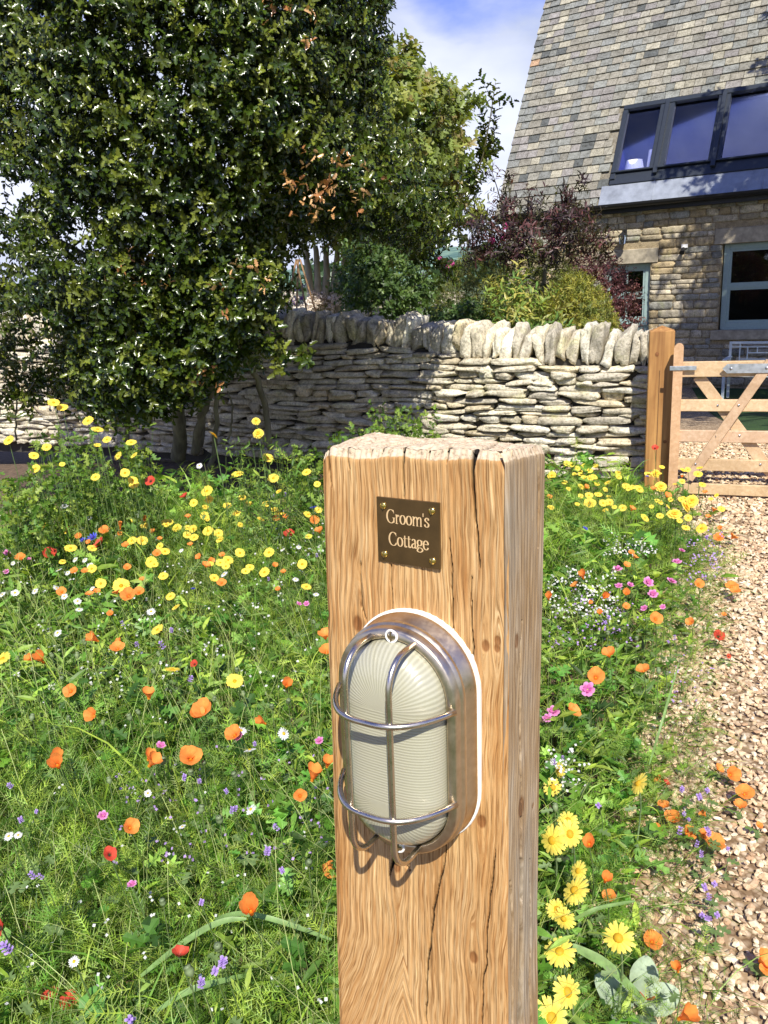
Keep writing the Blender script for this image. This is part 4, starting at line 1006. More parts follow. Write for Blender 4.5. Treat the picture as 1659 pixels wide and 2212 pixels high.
# ------------------------------------------------------------------ white garden bench
MT['white'] = simple('white_metal_paint', (.62, .68, .66), .4, 0, 30, .05)
bo = -1.0
bl_, bzt = fa(1576, 738, -bo + .0); W_ = HQ0 + HM3 @ np.array([bl_, bo, 0]); gz_ = float(hgt(0, W_[1])); 
bench = empty('garden_bench', mat=frame(HA, -HN, [0, 0, 1], [W_[0], W_[1], gz_])); tag(bench, 'white metal garden bench with a lattice back under the cottage window', 'bench')
BH = bzt - gz_; BW_ = 1.5; SH = .42
b = MB(); t_ = .02
for x_ in (0, BW_ / 2, BW_ - .035):
    b.box((x_, 0, SH), (x_ + .035, .03, BH), bev=.003)
b.box((.036, .001, BH - .035), (BW_ - .036, .029, BH), bev=.003); b.box((.036, .001, SH), (BW_ - .036, .029, SH + .03), bev=.003)
b.build('back_frame', MT['white'], bench)
b = MB(); H_ = BH - SH
for x0_ in (.035, BW_ / 2 + .035):
    w_ = BW_ / 2 - .07
    for (fx0, fx1, fz) in ((0, 1, .80), (.32, 1, .60), (.16, .82, .38), (0, 1, .16)): b.box((x0_ + fx0 * w_, .008, SH + fz * H_), (x0_ + fx1 * w_, .02, SH + fz * H_ + .016))
    for (fx, f0, f1) in ((.16, .03, .95), (.32, .38, .80), (.66, .03, .38), (.82, .16, .95), (.52, .60, .80)): b.box((x0_ + fx * w_, .009, SH + f0 * H_), (x0_ + fx * w_ + .016, .021, SH + f1 * H_))
b.build('lattice', MT['white'], bench)
b = MB()
for i in range(7): b.box((0.0, -.46 + i * .066, SH - .03), (BW_, -.46 + i * .066 + .045, SH - .008))
b.build('seat', MT['white'], bench)
for x_ in (0, BW_ - .04):
    for y_ in (-.46, 0.0):
        b = MB(); b.box((x_, y_, 0), (x_ + .04, y_ + .035, SH - .032 if y_ == 0 else .62), bev=.003); b.build('leg', MT['white'], bench)
    b = MB(); b.box((x_ - .01, -.47, .622), (x_ + .05, .03, .645), bev=.004); b.build('armrest', MT['white'], bench)

# ------------------------------------------------------------------ foliage tools
def inpoly(P, poly):
    poly = np.asarray(poly, float); x, y = P[:, 0], P[:, 1]; c = np.zeros(len(P), bool); j = len(poly) - 1
    for i in range(len(poly)):
        xi, yi = poly[i]; xj, yj = poly[j]
        c ^= ((yi > y) != (yj > y)) & (x < (xj - xi) * (y - yi) / (yj - yi + 1e-12) + xi); j = i
    return c
def polydist(P, poly):
    poly = np.asarray(poly, float); d = np.full(len(P), 1e9)
    for i in range(len(poly)):
        a, b_ = poly[i - 1], poly[i]; ab = b_ - a; t_ = np.clip(((P - a) @ ab) / (ab @ ab + 1e-9), 0, 1); d = np.minimum(d, np.linalg.norm(P - a - t_[:, None] * ab, axis=1))
    return d
def crown_points(n, outline, D, thick, edge, shell=.65, holes=(), dens=None, cz=0):
    """points inside a crown whose outline is surveyed at distance D and which is 2*thick deep, rounding off towards its rim"""
    o = np.asarray(outline, float); out = []
    lo, hi = o.min(0), o.max(0)
    while sum(map(len, out)) < n:
        P = rng.uniform(lo, hi, (n * 3, 2)); P = P[inpoly(P, o)]
        for hx, hy, rx, ry, pr in holes:
            P = P[~((((P[:, 0] - hx) / rx) ** 2 + ((P[:, 1] - hy) / ry) ** 2 < 1) & (rng.random(len(P)) < pr))]
        out.append(P)
    P = np.concatenate(out)[:n]; t = np.clip(polydist(P, o) / edge, 0, 1); th = thick * np.sqrt(1 - (1 - t) ** 2)
    u_ = rng.uniform(shell, 1, n) * np.where(rng.random(n) < .72, -1, 1); u_ = np.where(rng.random(n) < .25, rng.uniform(-1, 1, n), u_)
    dd = D + th * u_
    r_ = np.stack([(P[:, 0] - CX) / F_PX, (P[:, 1] - CY) / F_PX, np.ones(n)], 1) @ M3.T
    return CAM + r_ * (dd / r_[:, 1])[:, None], t
def fold_leaf(side, mid, fold=.10, droop=.10):
    """leaf from side outline points (x,y) and as many midrib points; returns verts, quad faces"""
    side = np.array(side, float); mid = np.array(mid, float); k = len(side); vs = []
    for x, y in side: vs.append((x, y, fold * abs(x) / .25 - droop * y * y))
    for x, y in side: vs.append((-x, y, fold * abs(x) / .25 - droop * y * y))
    for y in mid: vs.append((0, y, -droop * y * y))
    f = []
    for i in range(k - 1):
        f.append((2 * k + i, i, i + 1, 2 * k + i + 1)); f.append((2 * k + i, 2 * k + i + 1, k + i + 1, k + i))
    return np.array(vs), [np.array(f)]
HOLLY = fold_leaf([(.02, 0), (.27, .20), (.15, .34), (.29, .50), (.15, .64), (.21, .80), (.0, 1.0)], [0, .2, .34, .5, .64, .8, 1.0], .13, .12)
LANCE = fold_leaf([(.01, 0), (.12, .3), (.10, .65), (0, 1.0)], [0, .3, .65, 1.0], .05, .22)
OVAL = fold_leaf([(.02, 0), (.26, .3), (.22, .7), (0, 1.0)], [0, .3, .7, 1.0], .08, .12)
LOBED = fold_leaf([(.02, 0), (.30, .16), (.10, .34), (.46, .52), (.14, .60), (.24, .86), (0, 1.0)], [0, .15, .3, .45, .6, .8, 1.0], .06, .12)
def twigs(mb, P, out, leafT, nl, L_, size, cols, stick=None, stickcol=(.12, .09, .04), spread=1., upbias=.3, face=0.):
    """twigs starting at P towards `out`, each with nl leaves set round it"""
    n = len(P); d = unit(out + rng.normal(size=(n, 3)) * .45 + np.array([0, 0, upbias])); Ls = L_ * rng.uniform(.6, 1.25, n)
    t = np.tile(np.linspace(.1, 1, nl), (n, 1)) + rng.uniform(-.04, .04, (n, nl))
    pos = P[:, None] + d[:, None] * (Ls[:, None] * t)[..., None]
    az = rng.uniform(0, 6.28, (n, 1)) + np.arange(nl) * 2.4
    a = unit(np.cross(d, np.array([.3, .2, 1]))); b_ = np.cross(d, a)
    rad = a[:, None] * np.cos(az)[..., None] + b_[:, None] * np.sin(az)[..., None]
    ld = unit(rad * spread + d[:, None] * .55 + rng.normal(size=(n, nl, 3)) * .22).reshape(-1, 3)
    up = unit(np.repeat(d, nl, 0) + np.array([0, -face, .8]) + rng.normal(size=(n * nl, 3)) * .35)
    Rm = basis(ld, up) * (size * rng.uniform(.6, 1.2, n * nl))[:, None, None]
    c = np.asarray(cols)[rng.integers(0, len(cols), n)]; c = np.repeat(c, nl, 0) * rng.uniform(.75, 1.3, (n * nl, 1))
    scatter(mb, leafT[0], leafT[1], Rm, pos.reshape(-1, 3), c)
    if stick is not None:
        S = np.array([[-1, 0, 0], [1, 0, 0], [.6, 1, 0], [-.6, 1, 0], [0, 0, 1], [0, 1, .8]], float)
        Rs = basis(d, rng.normal(size=(n, 3))); Rs = Rs * np.stack([np.full(n, stick), Ls, np.full(n, stick)], 1)[:, None, :]
        scatter(mb, S, [np.array([[0, 1, 2, 3], [0, 4, 5, 3], [4, 1, 2, 5]])], Rs, P, np.tile(stickcol, (n, 1)))
def limb(mb, pts, r0, r1, wob=.03, seg=8, col=(1, 1, 1)):
    pts = np.array(pts, float); t = np.linspace(0, 1, len(pts)); tt = np.linspace(0, 1, len(pts) * 4)
    q = np.stack([np.interp(tt, t, pts[:, i]) for i in range(3)], 1)
    q = np.stack([np.convolve(np.pad(q[:, i], 2, 'edge'), np.ones(5) / 5, 'valid') for i in range(3)], 1)
    q[1:-1] += rng.normal(size=(len(q) - 2, 3)) * wob * .3; mb.tube(q, np.interp(tt, [0, 1], [r0, r1]), seg, col)

# ------------------------------------------------------------------ holly
HBASE = gnd(415, 1012); HD = 6.25
holly = empty('holly_tree', (HBASE[0], HBASE[1], 0)); ho = np.array([HBASE[0], HBASE[1], 0])
tag(holly, 'large glossy dark green holly tree with several thin trunks in front of the wall', 'tree')
OUT = [(-110, -560), (500, -600), (690, -300), (790, -80), (815, 20), (790, 90), (812, 160), (790, 240), (850, 300), (905, 390), (950, 430), (975, 470), (930, 530), (880, 540), (810, 515), (720, 490), (620, 500), (600, 560),
       (600, 620), (560, 660), (540, 700), (570, 750), (520, 770), (470, 750), (430, 800), (385, 845), (330, 825), (290, 865), (240, 875), (190, 840), (140, 850), (70, 820), (0, 790), (-100, 780), (-130, 700)]
holes = [(40, 420, 60, 50, .92), (185, 512, 60, 36, .95), (30, 560, 50, 60, .75), (60, 740, 110, 60, .75), (60, 640, 80, 45, .6), (240, 780, 60, 50, .5), (690, 590, 75, 75, .99)]
P, t = crown_points(12500, OUT, HD, 1.55, 330, holes=holes)
cen = at(400, 200, HD); out = unit((P - cen) * np.array([1, 1.2, .8]))
b = MB(); HCOL = [(.026, .046, .004), (.044, .074, .006), (.074, .105, .010), (.032, .055, .005), (.13, .155, .018), (.060, .080, .008)]
twigs(b, P - ho, out, HOLLY, 13, .18, .046, HCOL, .0025, (.07, .07, .03), face=.7)
P, t = crown_points(1300, [(380, 560), (560, 540), (590, 600), (580, 680), (540, 740), (490, 800), (430, 850), (340, 880), (260, 895), (190, 860), (160, 740), (240, 640)], 5.5, .55, 90)
twigs(b, P - ho, unit(P - at(400, 600, 6.6)), HOLLY, 12, .17, .047, HCOL[:5], .0025, (.08, .08, .03), face=.7)
def spray(mb, pix, D, n_, leafT, size, cols, per=10, L_=.14, org=ho, w=.10):
    """a longer shoot along surveyed points, with side twigs"""
    pts = np.array([at(x, y, D + dz) for x, y, dz in pix]) - org; limb(mb, pts, .010, .003, .004, 5, (.10, .09, .04))
    tt = rng.uniform(.0, 1, n_) ; ti = np.linspace(0, 1, len(pts)); Q = np.stack([np.interp(tt, ti, pts[:, i]) for i in range(3)], 1)
    dr = unit(np.stack([np.interp(np.clip(tt + .05, 0, 1), ti, pts[:, i]) - np.interp(np.clip(tt - .05, 0, 1), ti, pts[:, i]) for i in range(3)], 1)); dr = unit(dr + rng.normal(size=dr.shape) * .5)
    twigs(mb, Q, dr, leafT, per, L_, size, cols, .002, upbias=.1)
for pix in ([(900, 500, 0), (960, 450, -.1), (1000, 340 + 90, -.2), (1040, 300 + 60, -.25), (1058, 262, -.3), (1066, 205, -.3)], [(1000, 420, -.1), (1040, 340, -.2), (1072, 275, -.2)],
            [(880, 560, 0), (930, 560, -.1), (965, 600, -.1)], [(720, 120, 0), (770, 60, -.2), (800, 10, -.3)], [(760, 200, 0), (795, 150, -.1), (818, 100, -.2)], [(820, 330, 0), (900, 300, 0), (930, 240, -.1)],
            [(560, 730, -.9), (600, 760, -1.1), (650, 772, -1.2)], [(280, 830, -.8), (300, 890, -1.), (340, 900, -1)], [(90, 800, -.6), (60, 850, -.6), (20, 870, -.6)]):
    spray(b, pix, HD, 16, HOLLY, .062, HCOL[1:])
# a few dead leaves caught in the crown
for px, py, n_, s_ in ((690, 400, 40, .16), (610, 40, 14, .12), (262, 560, 7, .08), (265, 745, 14, .07), (430, 810, 14, .07), (520, 600, 8, .1), (320, 610, 6, .08)):
    Q = at(px, py, HD - 1.45 if py < 700 else 5.0) + rng.normal(size=(n_, 3)) * s_ * np.array([1, .4, .6])
    twigs(b, Q - ho, rng.normal(size=(n_, 3)), HOLLY, 3, .04, .042, [(.50, .27, .10), (.60, .36, .16), (.38, .17, .06)])
b.build('crown', MT['holly'], holly, smooth=True)
b = MB()
def hp(x, y, D): return at(x, y, D - .62) - ho
for pix, r0, r1 in ([[(384, 1000, 7.6), (392, 930, 7.5), (380, 850, 7.4), (350, 700, 7.3), (340, 300, 7)], .085, .04], [[(420, 985, 7.5), (425, 930, 7.4), (450, 860, 7.3), (495, 760, 7.1), (560, 600, 7)], .05, .035],
                    [[(452, 1020, 7.0), (465, 960, 7.0), (470, 900, 7.0), (462, 780, 7), (420, 500, 6.9)], .028, .022], [[(585, 980, 7.0), (578, 900, 7.0), (560, 830, 6.9), (530, 760, 6.8), (460, 640, 6.9)], .032, .03],
                    [[(272, 970, 7.4), (280, 860, 7.4), (278, 760, 7.3), (300, 500, 7)], .030, .025], [[(430, 975, 7.7), (440, 880, 7.6), (425, 800, 7.5), (430, 500, 7)], .04, .03], [[(480, 970, 6.9), (500, 930, 6.9), (505, 880, 6.9), (490, 840, 6.9)], .012, .008],
                    [[(380, 850, 7.4), (420, 700, 7.1), (600, 500, 6.7), (800, 420, 6.6)], .04, .015], [[(36, 960, 6.9), (34, 880, 6.9), (30, 780, 6.9)], .010, .008], [[(350, 700, 7.3), (200, 560, 7), (60, 480, 6.9), (0, 520, 6.9)], .03, .014], [[(340, 500, 7), (200, 500, 7), (120, 560, 6.8)], .02, .008]):
    limb(b, [hp(*q) for q in pix], r0 * .8, r1 * .8, .02)
b.build('trunk', MT['bark'], holly, smooth=True)

# ------------------------------------------------------------------ trees and shrubs beyond the wall
def plant(name, label, cat, outline, D, thick, edge, n, nl, leafT, tw, size, cols, base, trunks, m='leaf', bark='bark', holes=(), sprays=(), spread=1., upb=.3, group=None):
    B_ = gnd(*base) if len(base) == 2 else at(*base); B_ = np.array([B_[0], B_[1], float(hgt(0, B_[1]))])
    e_ = empty(name, tuple(B_)); tag(e_, label, cat, group)
    P, t = crown_points(n, outline, D, thick, edge, holes=holes); o_ = np.array(outline, float).mean(0); cen_ = at(o_[0], o_[1], D)
    mb = MB(); twigs(mb, P - B_, unit(P - cen_), leafT, nl, tw, size, cols, .0022, spread=spread, upbias=upb)
    for sp in sprays: spray(mb, sp, D, 14, leafT, size, cols, nl, tw * .8, B_)
    mb.build('crown', MT[m], e_)
    mb = MB()
    for pix, r0, r1 in trunks: limb(mb, [at(x, y, dd) - B_ for x, y, dd in pix], r0, r1, .02)
    mb.build('trunk', MT[bark], e_, smooth=True); return e_
plant('maple_tree', 'tall yellowish green broadleaf tree behind the right side of the holly', 'tree',
      [(560, 60), (700, 150), (800, 128), (850, 150), (885, 160), (900, 185), (925, 190), (960, 235), (975, 300), (990, 340), (970, 410), (935, 470), (870, 525), (800, 530), (700, 480), (560, 300)],
      12., 1.6, 160, 1500, 12, LOBED, .34, .13, [(.24, .28, .06), (.32, .34, .08), (.17, .22, .05), (.28, .23, .08), (.20, .26, .055)], (760, 700, 12.), [([(760, 720, 12), (765, 620, 12), (790, 480, 12), (800, 300, 12)], .12, .05)],
      sprays=[[(950, 260, 0), (985, 225, 0), (1012, 222, 0)], [(930, 420, 0), (985, 430, 0), (1025, 400, 0)], [(940, 470, 0), (1000, 500, 0), (1040, 450, 0)], [(850, 150, 0), (860, 130, 0), (872, 128, 0)]])
plant('pale_stemmed_tree', 'small tree with several pale sunlit stems behind the shaded wall', 'tree', [(620, 400), (760, 410), (770, 490), (740, 530), (650, 520), (620, 480)], 12., .5, 60, 110, 10, LOBED, .2, .08,
      [(.10, .15, .03), (.14, .17, .05)], (700, 690, 12.), [([(700 + dx, 690, 12), (700 + dx * 1.3, 620, 12), (700 + dx * 2.0, 520, 12)], .07, .035) for dx in (-22, -10, 3, 16, 26)], bark='bark_pale')
plant('privet_bush', 'leafy mid green bush behind the wall between the holly and the dome bush', 'bush', [(745, 560), (790, 525), (850, 530), (895, 570), (935, 625), (950, 700), (900, 740), (800, 740), (750, 640)], 9.6, .8, 80, 700, 12, OVAL, .2, .055,
      [(.085, .15, .03), (.13, .20, .045), (.06, .11, .025)], (850, 735, 9.6), [([(850 + d_, 760, 9.6), (850 + d_ * 1.5, 600, 9.6)], .03, .015) for d_ in (-40, 0, 30)], holes=[(790, 690, 40, 30, .7)])
plant('clipped_yew_dome', 'big clipped dark green dome bush behind the wall', 'bush', [(945, 745), (950, 650), (985, 575), (1050, 535), (1130, 520), (1200, 550), (1250, 600), (1270, 745)], 8.6, .9, 150, 2600, 12, LANCE, .09, .035,
      [(.15, .20, .035), (.20, .23, .045), (.11, .14, .025), (.23, .22, .055)], (1100, 760, 8.6), [([(1100, 790, 8.6), (1100, 650, 8.6)], .06, .03)], spread=.7)
plant('golden_yew_bush', 'rounded golden green clipped bush beside the dark red bush', 'bush', [(1190, 750), (1185, 660), (1215, 600), (1255, 595), (1300, 640), (1325, 690), (1340, 750)], 7.6, .5, 90, 1800, 12, LANCE, .07, .032,
      [(.30, .30, .045), (.20, .23, .04), (.38, .35, .06), (.14, .18, .03)], (1260, 760, 7.6), [([(1260, 800, 7.6), (1260, 700, 7.6)], .05, .03)], spread=.7)
plant('purple_elder', 'dark purple leaved elder shrub rising above the dome bush', 'shrub', [(1020, 570), (1025, 510), (1050, 475), (1085, 455), (1105, 470), (1150, 430), (1230, 450), (1290, 490), (1300, 530), (1270, 540), (1190, 550), (1120, 560), (1060, 550)], 7.9,   .45, 60, 360, 10, LANCE, .17, .070,
      [(.042, .022, .026), (.075, .032, .034), (.14, .055, .052), (.04, .032, .022), (.06, .06, .02)], (1130, 745, 7.9), [([(1130, 790, 7.9), (1125, 640, 7.9), (1100, 500, 7.9)], .03, .015), ([(1140, 790, 7.9), (1170, 620, 7.9), (1200, 480, 7.9)], .03, .012)],
      sprays=[[(1110, 520, 0), (1085, 440, 0), (1062, 368, -.1)], [(1190, 480, 0), (1220, 430, 0), (1258, 385, 0)], [(1050, 500, 0), (1015, 480, 0), (990, 470, 0)], [(1090, 480, 0), (1100, 430, 0), (1105, 395, 0)], [(1250, 520, 0), (1290, 530, 0), (1310, 555, 0)], [(1200, 520, 0), (1215, 450, 0), (1210, 410, 0)]])
plant('barberry_bush', 'small leaved dark red bush in front of the cottage door', 'bush', [(1225, 600), (1240, 560), (1290, 560), (1345, 590), (1375, 640), (1370, 700), (1340, 735), (1290, 740)], 9.4, .45, 60, 800, 12, OVAL, .14, .03,
      [(.10, .032, .034), (.15, .05, .048), (.07, .022, .024), (.20, .085, .07)], (1310, 750, 9.4), [([(1310, 780, 9.4), (1310, 650, 9.4)], .03, .015)])
plant('golden_leaf_shrub', 'bright yellow green leafy shrub just behind the coping stones', 'shrub', [(1075, 760), (1080, 700), (1095, 660), (1120, 640), (1150, 660), (1185, 655), (1205, 680), (1215, 760)], 7.1, .25, 50, 190, 12, LANCE, .2, .085,
      [(.20, .29, .05), (.32, .34, .07), (.12, .22, .04), (.42, .38, .09)], (1140, 760, 7.1), [([(1140 + d_, 800, 7.1), (1140 + d_ * 2, 680, 7.1)], .015, .008) for d_ in (-30, 0, 25)],
      sprays=[[(1110, 700, 0), (1115, 640, 0), (1130, 598, 0)], [(1080, 710, 0), (1070, 650, 0), (1075, 620, 0)]])
plant('low_garden_shrub', 'low dark green shrub at the foot of the dome bush behind the coping', 'shrub', [(940, 760), (945, 690), (990, 665), (1050, 680), (1060, 760)], 7.4, .35, 40, 300, 10, OVAL, .12, .05,
      [(.05, .10, .02), (.08, .13, .03)], (1000, 760, 7.4), [([(1000, 800, 7.4), (1000, 720, 7.4)], .02, .01)])
# pink blooms by the elder, the pale flowered bush and canes seen under the holly
def bloomball(mb, c, r, n, col, size):
    P = c + unit(rng.normal(size=(n, 3))) * r * rng.uniform(.7, 1, (n, 1)); Rm = basis(unit(rng.normal(size=(n, 3))), unit(P - c)) * size
    scatter(mb, QUAD, QF, Rm, P, np.array(col) * rng.uniform(.8, 1.1, (n, 1)))
for lab, pts_, base_ in (('pink flower spray poking out left of the purple elder', [(975, 568), (968, 578), (950, 560)], (985, 730)), ('pink flower spray under the corner of the dark gutter', [(1090, 490), (1086, 512), (1064, 520)], (1080, 730))):
    B_ = at(base_[0], base_[1], 7.7); e_ = empty('pink_flower_spray', tuple(B_)); tag(e_, lab, 'flowers')
    b = MB()
    for x, y in pts_: limb(b, [np.zeros(3), (at(x, y, 7.7) - B_) * .6 + rng.normal(size=3) * .03, at(x, y, 7.7) - B_], .006, .003, .003, 5, (.1, .12, .03))
    b.build('stems', MT['stem'], e_)
    for x, y in pts_: b = MB(); bloomball(b, at(x, y, 7.7) - B_, .03, 24, (.65, .12, .35), .03); b.build('bloom', MT['petal'], e_)
for k, (lab, x0, x1, yy, D_, col, rr_, cat) in enumerate((('mound of creamy white mophead flowers behind the shaded wall', 612, 738, 648, 12.0, (.86, .80, .68), .095, 'bush'), ('purple flowered garden plant above the white mopheads', 625, 668, 628, 12.4, (.22, .10, .40), .035, 'plant'))):
    B_ = at((x0 + x1) / 2, 720, D_); e_ = empty('flowering_bush' if k == 0 else 'purple_plant', tuple(B_)); tag(e_, lab, cat); b = MB(); b2 = MB()
    for i in range(26 if k == 0 else 12):
        q = at(rng.uniform(x0, x1), yy + rng.uniform(-10, 26) * (1 if k == 0 else 1.2), D_ + rng.uniform(-.25, .25)) - B_
        b = MB(); bloomball(b, q, rr_, 60 if k == 0 else 20, col, .035 if k == 0 else .025); b.build('bloom', MT['petal'], e_); limb(b2, [(q[0] * .3, q[1] * .3, -.3), q], .005, .003, .002, 4, (.08, .12, .03))
    P = B_ + rng.normal(size=(160, 3)) * np.array([.3, .2, .12]) ; twigs(b2, P - B_, rng.normal(size=(160, 3)), OVAL, 6, .1, .07, [(.08, .13, .03), (.12, .18, .05)])
    b2.build('leaves', MT['leaf'], e_)
e_ = empty('cane_wigwam', tuple(at(655, 690, 10.3))); tag(e_, 'wigwam of thin brown canes in the garden behind the holly', 'plant support')
for x0, x1 in ((612, 640), (640, 644), (668, 640), (690, 648)):
    b = MB(); B_ = at(655, 690, 10.3); b.tube([at(x0, 700, 10.3) - B_, at(x1, 560, 10.3) - B_], .012, 5); b.build('cane', simple('cane', (.40, .24, .12), .8), e_)
B_ = at(700, 640, 15.); e_ = empty('far_garden_wall', tuple(B_)); tag(e_, 'low pale stone wall far behind the white flower mound', 'wall')
b = MB(); r_ = np.random.default_rng(3)
for row in range(6):
    x = -1.6
    while x < 2.6:
        w_ = r_.uniform(.15, .4); stone(b, (w_, .2, .13), np.array([x, 0, -.75 + row * .125]), np.eye(3), scol(r_), .12, .3, int(x * 100) + row); x += w_
b.build('courses', MT['stone'], e_, smooth=True)
# the big tree out of frame to the right whose shade lies on the cottage and the yard
TB = np.array([7.6, 6.6, -.05]); e_ = empty('shade_tree', tuple(TB)); tag(e_, 'tall broadleaf tree overhanging the yard from the right', 'tree')
b = MB(); n_ = 260
cl_ = []
while len(cl_) < 46:
    q = np.array([rng.uniform(3.2, 9.5), rng.uniform(3.2, 10.8), rng.uniform(5.4, 8.2)])
    if abs(q[0] - 6.4) / 3.4 + abs(q[1] - 6.7) / 4.4 < 1.45 and not (q[1] > 7.0 and q[0] < 5.5): cl_.append(q)
cl_ = np.array(cl_); idx = rng.integers(0, len(cl_), 3600); P = cl_[idx] + rng.normal(size=(3600, 3)) * np.array([.48, .48, .26])
P = P[P[:, 2] > 4.7 + .0 * P[:, 0]]
twigs(b, P - TB, rng.normal(size=P.shape), LOBED, 8, .35, .15, [(.06, .11, .02), (.09, .14, .03)], .004); b.build('crown', MT['leaf'], e_)
b = MB(); limb(b, [(0, 0, 0), (.0, .1, 1.6), (-.3, 0, 3.2), (-.6, 0, 5.5), (-.8, 0, 7.5)], .26, .08, .04, 12)
for q in cl_[::3]: limb(b, [(-.2, 0, 2.6 + rng.uniform(0, 1.4)), (q - TB) * .55 + np.array([0, 0, 1.6]), q - TB], .07, .015, .05, 6)
b.build('trunk', MT['bark'], e_, smooth=True)

# ------------------------------------------------------------------ gravel stones
b = MB(); ico = np.array([(0, 0, 1), (.9, 0, .4), (.28, .85, .4), (-.72, .52, .4), (-.72, -.52, .4), (.28, -.85, .4), (.72, .52, -.4), (-.28, .85, -.4), (-.9, 0, -.4), (-.28, -.85, -.4), (.72, -.52, -.4), (0, 0, -1)])
icf = np.array([(0, 1, 2), (0, 2, 3), (0, 3, 4), (0, 4, 5), (0, 5, 1), (1, 6, 2), (2, 7, 3), (3, 8, 4), (4, 9, 5), (5, 10, 1), (2, 6, 7), (3, 7, 8), (4, 8, 9), (5, 9, 10), (1, 10, 6)])
GC = np.array([(.66, .50, .31), (.73, .59, .39), (.58, .42, .25), (.76, .65, .46), (.64, .47, .28), (.54, .38, .23), (.69, .54, .36), (.46, .30, .17)])
def gravel(n, ylo, yhi, s0, s1, var_):
    y = rng.uniform(ylo, yhi, n); x = rng.uniform(0, 1, n) * 4.5; lim = (x > edge_x(y) - .06) & (x < .55 * y + .75); x, y = x[lim], y[lim]; k = len(x)
    tv = ico * (1 + var_ * rng.normal(size=(12, 1))) * np.array([1.0, .8, .5]); A = rng.uniform(0, 6.28, k); Rm = basis(np.stack([np.cos(A), np.sin(A), rng.normal(size=k) * .3], 1), np.array([0, 0, 1.]) + rng.normal(size=(k, 3)) * .4)
    s_ = rng.uniform(s0, s1, k) * rng.choice([.6, 1, 1.3], k, p=[.3, .5, .2])
    scatter(b, tv, [icf], Rm * s_[:, None, None], np.stack([x, y, np.array(hgt(x, y)) + rng.uniform(.001, .014, k)], 1), GC[rng.integers(0, 8, k)] * rng.uniform(.75, 1.15, (k, 1)))
for j in range(6): gravel(3600, .9, 2.6, .0075, .0135, .20)
for j in range(5): gravel(6000, 2.6, 4.4, .009, .015, .2)
for j in range(3): gravel(7500, 4.4, 7.2, .011, .019, .2)
m, n, l, p = mat('gravel_stone'); a = attr(n, 'col'); t = noise(n, l, 90, 5, .65, objco(n)); r = ramp(n, l, t.outputs[0], [(.3, (.7, .66, .6)), (.65, (1.12, 1.12, 1.12))]); c = mul(n, l, a.outputs['Color'], r.outputs[0])
l.new(c.outputs[2], p.inputs['Base Color']); p.inputs['Roughness'].default_value = .85; bump(n, l, t.outputs[0], p, .4, .003)
tag(b.build('gravel', m, smooth=False), 'loose buff and tan gravel stones covering the drive', 'gravel', kind='stuff')

# ------------------------------------------------------------------ the wild meadow round the post
def ribbon(mb, P0, P1, P2, w0, cols, k=5, nrm=None):
    """curved blades: quadratic curves P0->P2 bending by P1, width tapering"""
    n_ = len(P0); t = np.linspace(0, 1, k + 1)[None, :, None]
    C_ = (1 - t) ** 2 * P0[:, None] + 2 * t * (1 - t) * P1[:, None] + t * t * P2[:, None]
    T_ = unit(2 * (1 - t) * (P1 - P0)[:, None] + 2 * t * (P2 - P1)[:, None])
    if nrm is None: nrm = unit(rng.normal(size=(n_, 3)) + np.array([0, 0, .6]))
    S_ = unit(np.cross(T_, nrm[:, None])); w_ = (w0[:, None] * (1 - np.linspace(0, 1, k + 1)[None] ** 2.2) * np.minimum(1, .35 + 3 * np.linspace(0, 1, k + 1)[None]))[..., None]
    V = np.concatenate([C_ + S_ * w_ / 2, C_ - S_ * w_ / 2], 1); i = np.arange(k)
    f = np.stack([i, i + 1, i + k + 2, i + k + 1], 1); f = (f[None] + (np.arange(n_) * 2 * (k + 1))[:, None, None]).reshape(-1, 4)
    mb.add(V.reshape(-1, 3), [f], np.repeat(cols, 2 * (k + 1), 0))
def stems(mb, P0, P1, P2, r0, cols, k=4):
    n_ = len(P0); t = np.linspace(0, 1, k + 1)[None, :, None]; C_ = (1 - t) ** 2 * P0[:, None] + 2 * t * (1 - t) * P1[:, None] + t * t * P2[:, None]
    w_ = (r0[:, None] * (1 - .5 * np.linspace(0, 1, k + 1)[None]))[..., None]; th = [0, 2.094, 4.189]
    V = np.concatenate([C_ + w_ * np.array([math.cos(a), math.sin(a), 0]) for a in th], 1); K = k + 1; i = np.arange(k)
    f = np.concatenate([np.stack([i + a * K, i + 1 + a * K, i + 1 + ((a + 1) % 3) * K, i + ((a + 1) % 3) * K], 1) for a in range(3)])
    f = (f[None] + (np.arange(n_) * 3 * K)[:, None, None]).reshape(-1, 4); mb.add(V.reshape(-1, 3), [f], np.repeat(cols, 3 * K, 0))
def feather():
    vs = []; fs = []
    for i, y in enumerate(np.linspace(.12, .9, 6)):
        L_ = .34 * (1 - abs(y - .5)); 
        for s_ in (-1, 1):
            j = len(vs); tip = (s_ * L_, y + .20, .05); y += rng.uniform(-.03, .03); tip = (tip[0] * rng.uniform(.7, 1.1), tip[1] + rng.uniform(-.05, .05), tip[2]); vs += [(0, y - .024, 0), (0, y + .024, 0), tip]; fs.append((j, j + 1, j + 2))
            if i % 2 == 0: j = len(vs); q = np.array(tip) * .55 + np.array([0, y * .45, 0]); vs += [q - [0, .02, 0], q + [0, .02, 0], q + [s_ * .03, .16, .05]]; fs.append((j, j + 1, j + 2))
    j = len(vs); vs += [(-.018, 0, 0), (.018, 0, 0), (.006, 1, -.05), (-.006, 1, -.05)]
    return np.array(vs, float), [np.array(fs), np.array([[j, j + 1, j + 2, j + 3]])]
FEATH = feather()
WPL = gnd(1375, 2150, .06)
